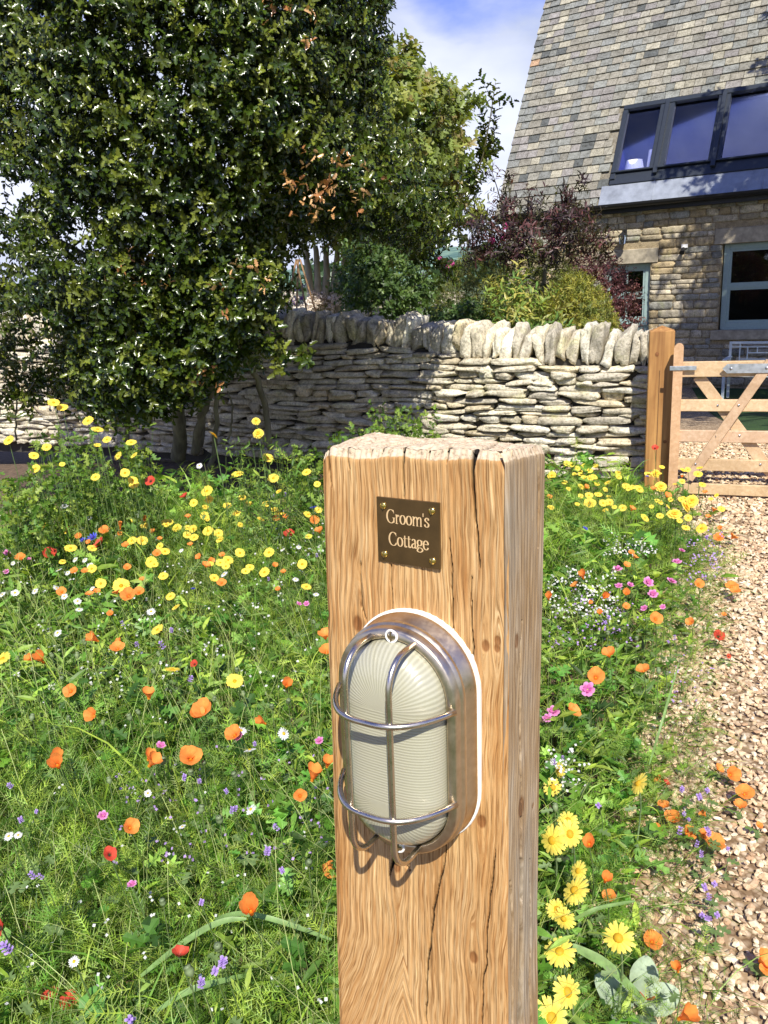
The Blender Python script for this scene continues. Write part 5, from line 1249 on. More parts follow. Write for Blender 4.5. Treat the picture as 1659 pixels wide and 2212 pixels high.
def clear_of_post(x, y):
    q = np.stack([x - PO[0], y - PO[1]], 1); u_ = q @ PU[:2]; v_ = q @ PN[:2]
    return ~((u_ > -.27) & (u_ < .06) & (v_ > -.17) & (v_ < .03))
def patchv(x, y, s_=1.): return .5 + .25 * (np.sin(x * 2.1 * s_ + 1.3 * np.sin(y * 1.7 * s_)) + np.sin(y * 2.9 * s_ + 1.1 * np.sin(x * 2.3 * s_ + 2)))
def bed_points(n_, ylo, yhi, slack=.0):
    y = rng.uniform(ylo, yhi, n_); x = rng.uniform(-.62 * y - 1.0, .62 * y + .3, n_)
    k = (x < edge_x(y) + slack + rng.normal(size=n_) * .05) & clear_of_post(x, y)
    back = 5.15 + .5 * np.clip((x + .6) / 1.0, 0, 1) - .5 * np.clip((-x - 1.8) / 1, 0, 1) + .25 * np.sin(x * 3)      # the bare soil under the holly starts here
    k &= (y < back) | (rng.random(n_) < .05)
    k &= np.hypot(x - WPL[0], y - WPL[1]) > .085
    return x[k], y[k]
def top_h(x, y):
    h = .30 + .09 * patchv(x, y, 1.3) + .07 * np.clip((y - 2) / 2, 0, 1)
    h = np.where(x > .35, h * (.78 - .18 * np.clip((2.4 - y) / 1.4, 0, 1)), h)
    ed = np.clip((edge_x(y) - x) / .30, .25, 1); return h * ed
GREEN = np.array([(.225, .345, .038), (.13, .25, .025), (.36, .47, .07), (.06, .12, .014), (.25, .37, .075), (.15, .30, .042)])
mb = MB()
for (ylo, yhi, dens, kl, sc_) in ((.95, 1.6, 980, 9, 1.0), (1.6, 2.4, 740, 8, 1.15), (2.4, 3.6, 360, 7, 1.35), (3.6, 5.9, 220, 7, 1.8)):
    area = (1.24 * (ylo + yhi) / 2 + 1.3) * (yhi - ylo); x, y = bed_points(int(area * dens), ylo, yhi, .02); n_ = len(x); H_ = top_h(x, y) * rng.uniform(.45, 1.12, n_)
    P0 = np.stack([x, y, np.array(hgt(x, y))], 1); ln = rng.normal(size=(n_, 2)) * .075 * sc_; P2 = P0 + np.stack([ln[:, 0], ln[:, 1], H_], 1); P1 = P0 + np.stack([ln[:, 0] * .1, ln[:, 1] * .1, H_ * .6], 1)
    pv = patchv(x, y); typ = (pv + rng.normal(size=n_) * .22); gc_ = GREEN[rng.integers(0, 6, n_)] * rng.uniform(.65, 1.45, (n_, 1))
    stems(mb, P0, P1, P2, np.full(n_, .0011 * sc_), gc_ * np.array([1.3, 1.15, 1.1]))
    for kind, sel, T_, size, kk in (('feather', typ < .44, FEATH, .056, kl), ('lobed', (typ >= .44) & (typ < .62), LOBED, .040, kl - 1), ('lance', typ >= .62, LANCE, .050, kl)):
        q0, q1, q2 = P0[sel], P1[sel], P2[sel]; m_ = len(q0); t = rng.uniform(.22, 1.0, (m_, kk)) ** .8; t = t[..., None]
        pos = (1 - t) ** 2 * q0[:, None] + 2 * t * (1 - t) * q1[:, None] + t * t * q2[:, None]
        az = rng.uniform(0, 6.28, (m_, kk)); d_ = np.stack([np.cos(az), np.sin(az), rng.uniform(-.1, 1.0, (m_, kk))], -1).reshape(-1, 3)
        up = np.array([0, 0, 1.]) + rng.normal(size=(m_ * kk, 3)) * .55; Rm = basis(d_, up) * (size * sc_ * rng.uniform(.6, 1.35, m_ * kk))[:, None, None]
        cc_ = np.repeat(gc_[sel], kk, 0) * rng.uniform(.75, 1.3, (m_ * kk, 1)) * (np.array([.80, 1.0, 1.1]) if kind == 'lobed' else 1.)
        scatter(mb, T_[0], T_[1], Rm, pos.reshape(-1, 3), cc_)
    # grass blades
    x, y = bed_points(int(area * dens * .75), ylo, yhi, .08); n_ = len(x); P0 = np.stack([x, y, np.array(hgt(x, y))], 1); az = rng.uniform(0, 6.28, n_); L_ = top_h(x, y) * rng.uniform(.6, 1.35, n_); bend = rng.uniform(.15, .9, n_) * L_
    P1 = P0 + np.stack([np.cos(az) * bend * .25, np.sin(az) * bend * .25, L_ * .85], 1); P2 = P0 + np.stack([np.cos(az) * bend, np.sin(az) * bend, L_ * rng.uniform(.5, 1.05, n_)], 1)
    ribbon(mb, P0, P1, P2, .0042 * sc_ * rng.uniform(.5, 1.7, n_), GREEN[rng.integers(0, 6, n_)] * rng.uniform(.9, 1.6, (n_, 1)), 5)
x, y = bed_points(4200, .95, 4.6); n_ = len(x); P0 = np.stack([x, y, np.array(hgt(x, y))], 1); ln = rng.normal(size=(n_, 2)) * .16; H_ = top_h(x, y) * rng.uniform(.9, 1.4, n_); P2 = P0 + np.stack([ln[:, 0], ln[:, 1], H_], 1)
stems(mb, P0, P0 + np.stack([ln[:, 0] * .1, ln[:, 1] * .1, H_ * .7], 1), P2, rng.uniform(.0007, .0014, n_), np.array([(.44, .50, .18)]) * rng.uniform(.7, 1.2, (n_, 1)), 6)
# thin wisps spreading over the gravel edge
y = rng.uniform(1.1, 4.5, 900); x = edge_x(y) + rng.uniform(-.1, .22, 900); n_ = 900; az = rng.normal(size=n_) * 1.1; P0 = np.stack([x, y, np.full(n_, .005)], 1); L_ = rng.uniform(.08, .30, n_)
ribbon(mb, P0, P0 + np.stack([np.cos(az) * L_ * .3, np.sin(az) * L_ * .3, L_ * .5], 1), P0 + np.stack([np.cos(az) * L_, np.sin(az) * L_, L_ * .15], 1), rng.uniform(.0012, .003, n_), GREEN[rng.integers(0, 6, n_)] * 1.1, 5)
P = np.stack([edge_x(y) + rng.uniform(-.1, .25, n_), y, rng.uniform(.01, .10, n_)], 1); twigs(mb, P, rng.normal(size=P.shape), FEATH, 4, .08, .035, GREEN, upbias=.5)
# tall leafy stems against the holly, left and centre back
for x0, x1, y0, y1, D0, D1, n_ in ((70, 330, 930, 1060, 3.9, 4.9, 90), (480, 640, 950, 1050, 3.6, 4.6, 50), (640, 700, 960, 1080, 4.2, 4.8, 30), (800, 950, 880, 960, 5.6, 6.2, 60), (0, 90, 1030, 1100, 3.6, 4.4, 40), (720, 800, 930, 960, 5.4, 5.8, 24)):
    T_ = np.array([at(rng.uniform(x0, x1), rng.uniform(y0, y1), rng.uniform(D0, D1)) for _ in range(n_)]); P0 = T_.copy(); P0[:, 2] = 0; P0[:, :2] += rng.normal(size=(n_, 2)) * .08
    stems(mb, P0, (P0 + T_) / 2 + rng.normal(size=(n_, 3)) * .02, T_, np.full(n_, .002), np.tile((.10, .16, .04), (n_, 1)))
    for t in np.linspace(.35, 1, 7): twigs(mb, P0 + (T_ - P0) * t, rng.normal(size=(n_, 3)), LOBED if x0 != 480 else LANCE, 3, .05, .042, GREEN * .8, upbias=.2)
tag(mb.build('meadow', MT['meadow']), 'dense green wildflower foliage and grass filling the bed round the post', 'meadow', kind='stuff')
# tiny white and lilac florets sprinkled in the green
mb = MB()
def florets(x0, x1, y0, y1, n_, h, col, size, k=3):
    for _ in range(n_):
        c_ = gnd(rng.uniform(x0, x1), rng.uniform(y0, y1), h)
        if c_[1] > 5.8: continue
        P = c_ + rng.normal(size=(k, 3)) * .012; Rm = basis(unit(rng.normal(size=(k, 3))), np.array([0, -.4, 1]) + rng.normal(size=(k, 3)) * .3) * size; scatter(mb, QUAD, QF, Rm, P, np.array(col) * rng.uniform(.85, 1.1, (k, 1)))
W_, LI_, PK_ = (.78, .78, .72), (.50, .34, .66), (.62, .30, .50)
for a_ in ((0, 690, 1120, 1500, 130, .36, W_, .011, 3), (1190, 1330, 1230, 1330, 70, .30, W_, .011, 4), (1300, 1420, 1160, 1200, 36, .28, W_, .011, 4), (1190, 1400, 1280, 1400, 50, .28, LI_, .010, 3), (1480, 1560, 1150, 1260, 50, .18, LI_, .011, 3),
           (1440, 1530, 1400, 1520, 12, .12, LI_, .009, 3), (250, 720, 1600, 1850, 60, .33, LI_, .009, 2), (0, 700, 1500, 2200, 50, .33, W_, .008, 2), (1190, 1260, 1600, 1700, 24, .3, W_, .009, 3), (600, 700, 1090, 1200, 26, .38, W_, .012, 3)): florets(*a_)
tag(mb.build('tiny_florets', MT['petal']), 'tiny white and lilac florets sprinkled through the green of the meadow', 'florets', kind='stuff')
# long pale stalks standing out of the green
mb_ = None
mb_ = None
def blade(pix, w_, label):
    P = np.array([gnd(x, y, h) for x, y, h in pix]); e_ = MB(); k = 14; t = np.linspace(0, 1, len(P)); tt = np.linspace(0, 1, k + 1); C_ = np.stack([np.interp(tt, t, P[:, i]) for i in range(3)], 1)
    C_ = np.stack([np.convolve(np.pad(C_[:, i], 2, 'edge'), np.ones(5) / 5, 'valid') for i in range(3)], 1); T_ = unit(np.gradient(C_, axis=0)); S_ = unit(np.cross(T_, np.array([.1, -.5, 1]))); W2 = (w_ * np.sin(np.clip(tt * 2.6 + .35, 0, math.pi)) ** .6)[:, None] / 2
    e_.add(np.concatenate([C_ + S_ * W2, C_ + np.array([0, 0, -.002]), C_ - S_ * W2]), [(i, i + 1, k + 2 + i, k + 1 + i) for i in range(k)] + [(k + 1 + i, k + 2 + i, 2 * k + 3 + i, 2 * k + 2 + i) for i in range(k)], (.24, .38, .12))
    o = e_.build('grass_blade', MT['meadow'], smooth=True); tag(o, label, 'grass blade', 'broad arching grass blades'); return o
for pix, w_, lab in (([(455, 1990, .30), (500, 1970, .36), (560, 1975, .36), (650, 2005, .33), (730, 2035, .28)], .011, 'broad arching grass blade under the lone orange poppy low left of the post'),
                     ([(290, 2120, .25), (400, 2030, .33), (480, 1985, .36), (540, 1985, .35)], .013, 'wide pale blade curving up to the arching blade left of the post'),
                     ([(330, 2190, .3), (400, 2140, .34), (470, 2120, .34), (560, 2100, .28)], .012, 'wide blade low in the meadow near the bottom edge'),
                     ([(1215, 2000, .2), (1290, 1960, .26), (1380, 1945, .22)], .009, 'long blade leaning over toward the gravel right of the post'),
                     ([(1230, 2040, .2), (1310, 2080, .18), (1400, 2170, .10)], .022, 'broad ribbed leaf reaching down to the gravel right of the post'),
                     ([(1400, 1660, .2), (1430, 1560, .34), (1470, 1420, .42)], .007, 'tall thin grass stalk standing above the right hand meadow edge')): blade(pix, w_, lab)
# downy grey green leaves at the lower right
B_ = gnd(1375, 2190, .02); e_ = empty('woolly_leaf_plant', tuple(B_)); tag(e_, 'low plant with big woolly grey green leaves at the gravel edge near the bottom', 'plant')
WL_ = fold_leaf([(.03, 0), (.16, .10), (.27, .24), (.34, .42), (.35, .58), (.30, .74), (.20, .88), (.09, .97), (0, 1.0)], [0, .10, .24, .42, .58, .74, .88, .97, 1.0], .05, .12)
for px, py, L_, d_ in ((1400, 2060, .09, (.3, .35, .9)), (1345, 2130, .10, (-.7, .25, .6)), (1425, 2150, .09, (.8, .0, .5)), (1385, 2200, .08, (0, -.8, .5)), (1345, 2200, .08, (-.7, -.6, .4)), (1400, 2130, .06, (.1, .3, .9))):
    b = MB(); q = gnd(px, py, .07) - B_; Rm = basis(np.array([d_]), np.array([[0, -.6, .8]])) * L_; scatter(b, WL_[0], WL_[1], Rm, (q * .25)[None], np.array([(.30, .38, .24)]) * rng.uniform(.85, 1.1)); b.build('leaf', MT['stem'], e_, smooth=True)

# ------------------------------------------------------------------ flowers: one of each kind, then copies
def petal_ring(mb, n_, r0, r1, w_, z0, z1, cup, col, tipcol=None, notch=.0, jit=.1, kk=3):
    for i in range(n_):
        a = 2 * math.pi * (i + rng.uniform(-jit, jit)) / n_; L_ = r1 * rng.uniform(.9, 1.06); tl = rng.uniform(-.1, .1); vs = []
        for j in range(kk + 1):
            s_ = j / kk; r_ = r0 + (L_ - r0) * s_; ww = w_ * (math.sin(math.pi * min(.5, .14 + s_ * .45)) if s_ < 1 else .62) ; z = z0 + (z1 - z0) * s_ ** cup
            for q in (-1, 0, 1): vs.append((r_ + (-.0 if q else -notch * L_ * (s_ == 1)), q * ww / 2, z - abs(q) * w_ * .10 + tl * q * ww))
        v = np.array(vs); c_, s2 = math.cos(a), math.sin(a); v = v @ np.array([[c_, s2, 0], [-s2, c_, 0], [0, 0, 1]])
        f = [(j * 3 + q, (j + 1) * 3 + q, (j + 1) * 3 + q + 1, j * 3 + q + 1) for j in range(kk) for q in (0, 1)]
        cs = np.array([np.array(col) * (1 - j / kk) + np.array(tipcol or col) * (j / kk) for j in range(kk + 1) for q in range(3)]) * rng.uniform(.9, 1.08); mb.add(v, f, cs)
def button(mb, r_, h, col, z0=0):
    th = np.arange(10) * 2 * np.pi / 10; vs = [(r_ * math.cos(a_) * math.cos(t_), r_ * math.cos(a_) * math.sin(t_), z0 + h * math.sin(a_)) for a_ in (0, .5, 1.0) for t_ in th] + [(0, 0, z0 + h)]
    mb.add(vs, [(i * 10 + j, i * 10 + (j + 1) % 10, (i + 1) * 10 + (j + 1) % 10, (i + 1) * 10 + j) for i in range(2) for j in range(10)] + [(20 + j, 20 + (j + 1) % 10, 30) for j in range(10)], col)
def cup_petals(mb, n_, R_, open_, col, base, depth):
    """broad poppy petals forming a bowl"""
    for i in range(n_):
        a0 = 2 * math.pi * i / n_ + rng.uniform(-.08, .08); vs = []; K = 5; J = 5; off_ = .0012 * (i % 2); jj = rng.uniform(.92, 1.06)
        for j in range(J + 1):
            s_ = j / J
            for q in range(K + 1):
                p_ = q / K * 2 - 1; wd = (math.pi / n_ * 1.45) * (1 if s_ > .05 else 1); a = a0 + p_ * wd * (.55 + .45 * s_)
                Rr = R_ * jj * (.05 + s_ * open_) * (1 - .22 * s_ * p_ * p_) + off_; z = depth * s_ ** .8 * (1 - .25 * p_ * p_ * s_) + .06 * R_ * math.sin(p_ * 9 + i * 2) * s_ ** 2 + off_
                vs.append((Rr * math.cos(a), Rr * math.sin(a), z))
        f = [(j * (K + 1) + q, j * (K + 1) + q + 1, (j + 1) * (K + 1) + q + 1, (j + 1) * (K + 1) + q) for j in range(J) for q in range(K)]
        cs = np.array([np.array(base) * max(0, 1 - 2.6 * j / J) + np.array(col) * min(1, 2.6 * j / J) for j in range(J + 1) for q in range(K + 1)]) * rng.uniform(.92, 1.06); mb.add(vs, f, cs)
YEL, ORG, RED, WHT, BLU, PNK, LIL = (.93, .72, .09), (.93, .345, .075), (.68, .09, .05), (.82, .82, .78), (.07, .08, .55), (.66, .17, .42), (.36, .20, .60)
def stem_mesh(name, w_=.0016, col=(.13, .20, .06), leaves=2):
    b = MB(); z = np.linspace(0, 1, 6); b.tube(np.stack([.02 * np.sin(z * 3) - .02 * z * math.sin(3), .02 * np.sin(z * 4.5) - .02 * z * math.sin(4.5), z], 1), w_, 5, col)
    if leaves: P = np.array([(0, 0, z_) for z_ in np.linspace(.25, .7, leaves)]); scatter(b, LOBED[0] * np.array([.035, .035, .10]), LOBED[1], basis(unit(rng.normal(size=(leaves, 3)) * [1, 1, .3]), np.array([[0, 0, 1.]] * leaves)), P, np.tile(col, (leaves, 1)))
    return b
KINDS = {}
def make_kind(key, name, cat, build_petals, build_eye, stemw=.0016, stemcol=(.13, .20, .06)):
    e_ = empty(name); e_.hide_render = False
    so_ = stem_mesh('stem', stemw, stemcol).build('stem', MT['stem'], e_)
    pb = MB(); build_petals(pb); po = pb.build('petals', MT['petal'], e_, smooth=True)
    eo = None
    if build_eye: eb = MB(); build_eye(eb); eo = eb.build('centre', MT['petal'], e_, smooth=True)
    KINDS[key] = dict(e=e_, stem=so_, pet=po, eye=eo, used=False, cat=cat)
make_kind('Y', 'corn_marigold', 'flower', lambda b: petal_ring(b, 13, .006, .0255, .0125, 0, .001, 1, YEL, (.93, .74, .10), .10), lambda b: button(b, .0068, .0035, (.75, .42, .01), -.001))
make_kind('D', 'double_marigold', 'flower', lambda b: (petal_ring(b, 24, .006, .033, .0080, -.001, -.003, 1, YEL, (.93, .76, .14), .05), petal_ring(b, 20, .005, .026, .0080, .002, .004, 1, YEL, (.93, .74, .1), .05), petal_ring(b, 12, .003, .016, .006, .004, .010, 1, (.90, .52, .03), YEL)), lambda b: button(b, .006, .006, (.72, .36, .02), .001), .0026)
make_kind('S', 'sun_daisy', 'flower', lambda b: petal_ring(b, 15, .009, .036, .0105, 0, -.004, 1, YEL, (.95, .80, .16), .04), lambda b: button(b, .0105, .006, (.74, .46, .03), -.001), .0026, (.20, .28, .12))
make_kind('O', 'orange_poppy', 'flower', lambda b: cup_petals(b, 4, .025, .95, ORG, (.85, .14, .01), .020), lambda b: button(b, .004, .008, (.80, .35, .03), .001))
make_kind('C', 'cupped_orange_poppy', 'flower', lambda b: cup_petals(b, 4, .0235, .62, ORG, (.85, .14, .01), .032), lambda b: button(b, .004, .010, (.80, .35, .03), .001))
make_kind('R', 'red_poppy', 'flower', lambda b: cup_petals(b, 4, .028, .95, RED, (.10, .01, .02), .018), lambda b: button(b, .005, .006, (.05, .06, .03), .001))
make_kind('W', 'white_daisy', 'flower', lambda b: petal_ring(b, 15, .0045, .0155, .0044, 0, -.001, 1, WHT), lambda b: button(b, .0048, .0030, (.80, .55, .04), -.001))
make_kind('B', 'blue_cornflower', 'flower', lambda b: (petal_ring(b, 10, .004, .020, .007, .002, .010, 1, BLU, (.12, .16, .75), -.15), petal_ring(b, 9, .002, .011, .004, .004, .012, 1, (.10, .05, .4), BLU)), None)
make_kind('P', 'pink_flower', 'flower', lambda b: (petal_ring(b, 6, .003, .021, .018, 0, .006, 1, PNK, (.74, .32, .56), -.05), petal_ring(b, 5, .002, .012, .010, .003, .010, 1, PNK)), lambda b: button(b, .003, .002, (.7, .6, .2), 0))
make_kind('L', 'lilac_flower', 'flower', lambda b: [petal_ring(b, 4, .001, .0055, .0045, z_, z_ + .0015, 1, LIL, (.55, .42, .74)) or None for z_ in (0, .005, .010)], None, .0011)
def place(key, H_, tilt, size, label, group):
    """bloom centre at H_, facing `tilt`; the root stands on the ground under it"""
    K_ = KINDS[key]; base = np.array([H_[0], H_[1], float(hgt(0, H_[1]))])
    if not K_['used']:
        K_['used'] = True; e_ = K_['e']; parts = [K_['stem'], K_['pet'], K_['eye']]
    else:
        e_ = K_['e'].copy(); COL.objects.link(e_); parts = []
        for q in (K_['stem'], K_['pet'], K_['eye']):
            if q is None: parts.append(None); continue
            c_ = q.copy(); COL.objects.link(c_); c_.parent = e_; parts.append(c_)
    e_.location = tuple(float(v_) for v_ in base); h = float(H_[2] - base[2])
    quat = Vector(tuple(float(v_) for v_ in tilt)).to_track_quat('Z', 'Y')
    parts[0].scale = (1, 1, h)
    for q in parts[1:]:
        if q is not None: q.location = (0, 0, h); q.rotation_mode = 'QUATERNION'; q.rotation_quaternion = quat; q.scale = (size * rng.uniform(.88, 1.05), size * rng.uniform(.82, 1.05), size * rng.uniform(.8, 1.5))
    tag(e_, label, K_['cat'], group); return e_
def A5(p): return (p[0] * .4629, 493.7 + p[1] * .4629)
def A7(p): return (p[0] * .4629, 987.4 + p[1] * .4629)
def A8(p): return (p[0] * .4629, 1590.8 + p[1] * .4629)
def Q1(p): return (1152 + p[0] * .3055, 987.4 + p[1] * .3055)
def Q2(p): return (1152 + p[0] * .3055, 1590.8 + p[1] * .3055)
NAMES = dict(Y='yellow corn marigold', D='double golden marigold', S='large yellow daisy', O='open orange poppy', C='cupped orange poppy', R='red poppy', W='white daisy', B='blue cornflower', P='pink flower', L='lilac flower')
ZONES = [  # photograph areas and how one finds them
    (0, 340, 0, 1075, 'on tall stems in front of the bare soil at far left'), (340, 700, 0, 1075, 'rising in front of the shaded holly trunks'), (700, 1180, 0, 1000, 'between the top of the post and the dry stone wall'),
    (0, 200, 1075, 1290, 'at the far left of the bright flower band'), (200, 400, 1075, 1290, 'in the middle of the bright flower band left of the post'), (400, 560, 1075, 1290, 'in the flower band nearer the brass plate'), (560, 715, 1075, 1290, 'just left of the post beside the brass plate'),
    (0, 250, 1290, 1600, 'at far left level with the lamp'), (250, 480, 1290, 1600, 'half way between left edge and the lamp'), (480, 740, 1290, 1600, 'close beside the lamp on its left'),
    (0, 250, 1600, 1850, 'at lower far left of the meadow'), (250, 520, 1600, 1850, 'in the lower middle of the left meadow'), (520, 760, 1600, 1850, 'beside the lower half of the lamp'), (0, 760, 1850, 2300, 'in the leafy bottom of the left meadow'),
    (1150, 1400, 900, 1130, 'right of the post below the stone wall'), (1400, 1700, 900, 1130, 'at the foot of the gate post and gate'), (1150, 1330, 1130, 1320, 'between the post and the pink flowers'), (1330, 1470, 1130, 1320, 'among the pink flowers right of the post'), (1470, 1700, 1130, 1320, 'hanging over the gravel below the gate'),
    (1150, 1700, 1320, 1600, 'in the green strip right of the lamp'), (1150, 1290, 1600, 2300, 'tucked against the right side of the post'), (1290, 1420, 1600, 2300, 'near the ragged lower right edge of the meadow'), (1420, 1700, 1600, 2300, 'lying out over the gravel at lower right')]
def zone(x, y):
    for k, z_ in enumerate(ZONES):
        if z_[0] <= x < z_[1] and z_[2] <= y < z_[3]: return k
    return 0
FL = []
def fl(key, f_, pts_, h=None, size=1., face=None):
    for p_ in pts_: FL.append((key, *f_(p_[:2]), h, size * (p_[2] if len(p_) > 2 else 1), face))
ID = lambda p: p
fl('Y', A5, [(250, 812, 1.2), (290, 835, 1.1), (410, 897, 1.2), (455, 937, 1.2), (498, 985), (455, 1010, .8), (612, 998, 1.1), (625, 1058, .9), (550, 1062, 1.1), (583, 1140), (620, 1175), (625, 1195, 1.1), (1250, 1070, 1.1), (1108, 1145, 1.2), (1275, 1165, 1.1), (965, 1225, 1.4), (975, 1265, 1.2), (903, 1280), (1060, 1293), (1130, 1255), (1250, 1285), (1430, 1137), (1480, 1193, .7), (40, 988, 1.2), (217, 1020, .9), (158, 1060), (165, 1120), (445, 1160), (290, 1100, .6)])
fl('D', A5, [(1195, 898, .75), (1205, 955, .95), (997, 962, .8)])
fl('Y', A7, [(780, 305, 1.3), (825, 330, 1.2), (900, 335), (905, 375), (970, 345, 1.2), (1020, 355), (1025, 385), (615, 390, 1.2), (665, 390), (330, 425, 1.2), (430, 425), (705, 490, 1.3), (740, 440), (770, 440), (745, 415, .8), (1120, 447), (1255, 445, 1.1), (1065, 480), (1410, 500), (565, 600, 1.4), (470, 590), (795, 650, .9), (820, 700, .8), (733, 805, 1.1), (805, 990, 1.1), (1430, 605, .9), (1095, 1045), (1440, 370, .8), (958, 280, 1.1), (1217, 290), (1120, 315, .8), (1305, 262, 1.1), (1300, 160, .9), (1437, 268), (1105, 262), (1240, 218), (1060, 226), (1130, 190, .9), (720, 500, .8), (10, 940, 1.3)])
fl('O', A7, [(200, 335, 1.1), (335, 340), (490, 350, 1.1), (675, 293, .9), (713, 350, .7), (1335, 288, .7), (1465, 300), (1495, 355), (595, 520, .8), (960, 515, .9), (1035, 590, .8), (1280, 510, .6), (605, 655, 1.3), (650, 635), (550, 900), (1520, 850, 1.1), (1525, 920), (335, 1095, .9), (955, 1195, 1.3), (915, 1205), (445, 1210), (100, 480), (1100, 1305), (875, 1400), (590, 420, .8), (890, 415, .6)])
fl('C', A7, [(562, 338), (460, 860, 1.2), (205, 960, 1.4), (150, 950), (695, 1130, 1.3), (1335, 1075, 1.1), (1240, 1245, .9), (270, 1410, 1.1), (690, 1415), (570, 880, .7)])
fl('R', A7, [(705, 115), (235, 460, 1.2), (475, 410, 1.2), (1350, 370, 1.2), (865, 188, .9), (910, 970, .5)])
fl('W', A7, [(300, 228, 1.4), (418, 282, 1.1), (383, 333), (125, 393), (395, 480), (420, 505), (350, 478), (315, 540), (275, 525), (162, 625, 1.1), (265, 610, 1.1), (70, 633, 1.1), (10, 640), (300, 650), (362, 672), (705, 720, 1.2), (268, 820), (370, 710), (430, 612, .8), (1125, 1275, 1.2), (1325, 1290, 1.2), (1165, 1365, 1.1), (930, 40), (1045, 545, 1.2), (1380, 570, .9), (1395, 420, .8), (1475, 640, .8), (1320, 430, .7), (845, 435, .8), (5, 275), (60, 495, .8)])
fl('B', A7, [(435, 380, 1.3), (390, 390), (1463, 240, 1.1), (900, 620, .6)])
fl('L', A7, [(575, 785, 1.3), (640, 880, 1.3), (765, 890, 1.8), (800, 815, 1.4), (885, 1045, 1.4), (1255, 575, 1.2), (1280, 185, 1.5), (1330, 180, 1.4), (1190, 1345), (1480, 465, 1.3)])
fl('P', A7, [(35, 447, .9), (135, 475, .6), (30, 535, .7), (1395, 685, .5), (1430, 685, .6), (750, 1345, .6), (1115, 1305, .7), (1490, 1325, .6)])
fl('C', A8, [(275, 145, 1.4), (695, 140, 1.3), (1455, 210, 1.2), (1175, 830, 1.3), (1525, 145)])
fl('O', A8, [(890, 110, 1.2), (605, 430, .8), (1400, 280, .7), (1560, 630, 1.1)])
fl('R', A8, [(510, 555, .6), (10, 895, .85), (835, 1030, .6)])
fl('R', A8, [(235, 1235, .7), (330, 1240, .8)], h=.22)
fl('L', A8, [(55, 235, 1.3), (100, 395, 1.2), (170, 355, .8), (860, 200, 1.2), (930, 215), (1060, 260), (1095, 345), (1080, 355), (160, 658, 1.2), (200, 660), (1245, 545, 1.4), (1300, 435), (1320, 630, 1.1), (45, 1000, 1.8), (1040, 1065, 1.6), (1000, 1100, 1.2), (940, 1165, 1.3), (940, 780), (615, 1320, 1.5)])
fl('W', A8, [(40, 465, .7), (85, 460, .6), (1170, 340, 1), (690, 265, .6), (850, 420, .6), (345, 1050, .7)])
fl('P', A8, [(480, 370, .6), (615, 690, .5), (1572, 578, .4)])
fl('Y', Q1, [(130, 130, 1.3), (240, 45), (265, 55, 1.1), (355, 62, .9), (395, 95), (440, 62, .9), (365, 150, 1.2), (400, 150), (430, 140), (525, 180), (605, 140), (600, 110, .8), (220, 178, .8), (250, 225, .7), (450, 190, .8), (510, 230, .7), (655, 205), (680, 215), (750, 225, 1.2), (395, 270), (460, 265), (400, 325, 1.5), (495, 325, 1.1), (540, 320), (790, 430, 1.1), (895, 415, .8), (900, 320, .7), (1035, 450, .7), (1080, 500), (1190, 505, 1.3), (1330, 367, .9), (1175, 75), (1165, 120, 1.2), (1195, 195), (1255, 295, .7), (1295, 270, .7), (910, 70, .8), (1095, 430, .9), (510, 375, .8), (335, 120, .8), (290, 120, .7), (970, 300, .7), (1000, 190, .6), (835, 350, .6)])
fl('D', Q1, [(868, 115, .95), (903, 208, 1.25), (1120, 310, 1.3), (1080, 350, 1.2), (1000, 400, 1.2)])
fl('O', Q1, [(300, 915, .9), (655, 1060, .7), (690, 380, .9), (370, 215, .7), (940, 285), (1215, 255, .7), (1270, 385, .7), (1235, 430, .7), (1320, 505, .6), (1310, 580, 1.1), (1400, 580, 1.1), (1400, 925, 1.2), (1430, 960), (1165, 905, 1.0), (860, 1150, 1.1), (1115, 1175, .9), (540, 1415, 1.1), (780, 1520, 1.0), (270, 1805, 1.1), (710, 715, .7), (690, 680, .6), (655, 770, .8), (1345, 1120, .5), (850, 235, .8), (110, 290, .8), (440, 1565, 1.3)])
fl('C', Q1, [(355, 860, 1.1), (495, 1000, 1.1), (655, 975, 1.1), (395, 1040, .7), (470, 1110, .9), (110, 1010, 1), (1050, 145, .7)])
fl('R', Q1, [(1305, 1275, 1.0), (1380, 1410, .4), (860, -57, .9)])
fl('P', Q1, [(593, 795, 1.1), (605, 910, .8), (685, 905, .8), (810, 885, 1.1), (977, 880, 1.2), (845, 970, 1.1), (1015, 740, 1.0), (1050, 663, .8), (785, 1070, .8), (915, 1060, .7), (385, 1645, 1.3), (145, 1800, 1.0), (100, 1850, .9)])
fl('L', Q1, [(530, 1140, 1.4), (515, 1175, 1.2), (1228, 575, 1.4), (1000, 1290, 1.2), (960, 1310)]); fl('B', Q1, [(365, 510, .7), (805, 138, .6)])
fl('S', Q2, [(740, 330, 1.15), (180, 240, .75), (140, 360, .9), (130, 735, 1.2), (245, 590, .9), (260, 690, 1.1), (315, 950, .8), (290, 1085, 1.1), (165, 1220, .8), (215, 1290, .8), (600, 1425, 1.1), (185, 1520, 1.0), (245, 1810, 1.1), (130, 1990, 1.1)])
fl('C', Q2, [(395, 770, 1.1), (505, 1030, 1.0), (1025, 2000, 1.2), (1025, 1665, .8)])
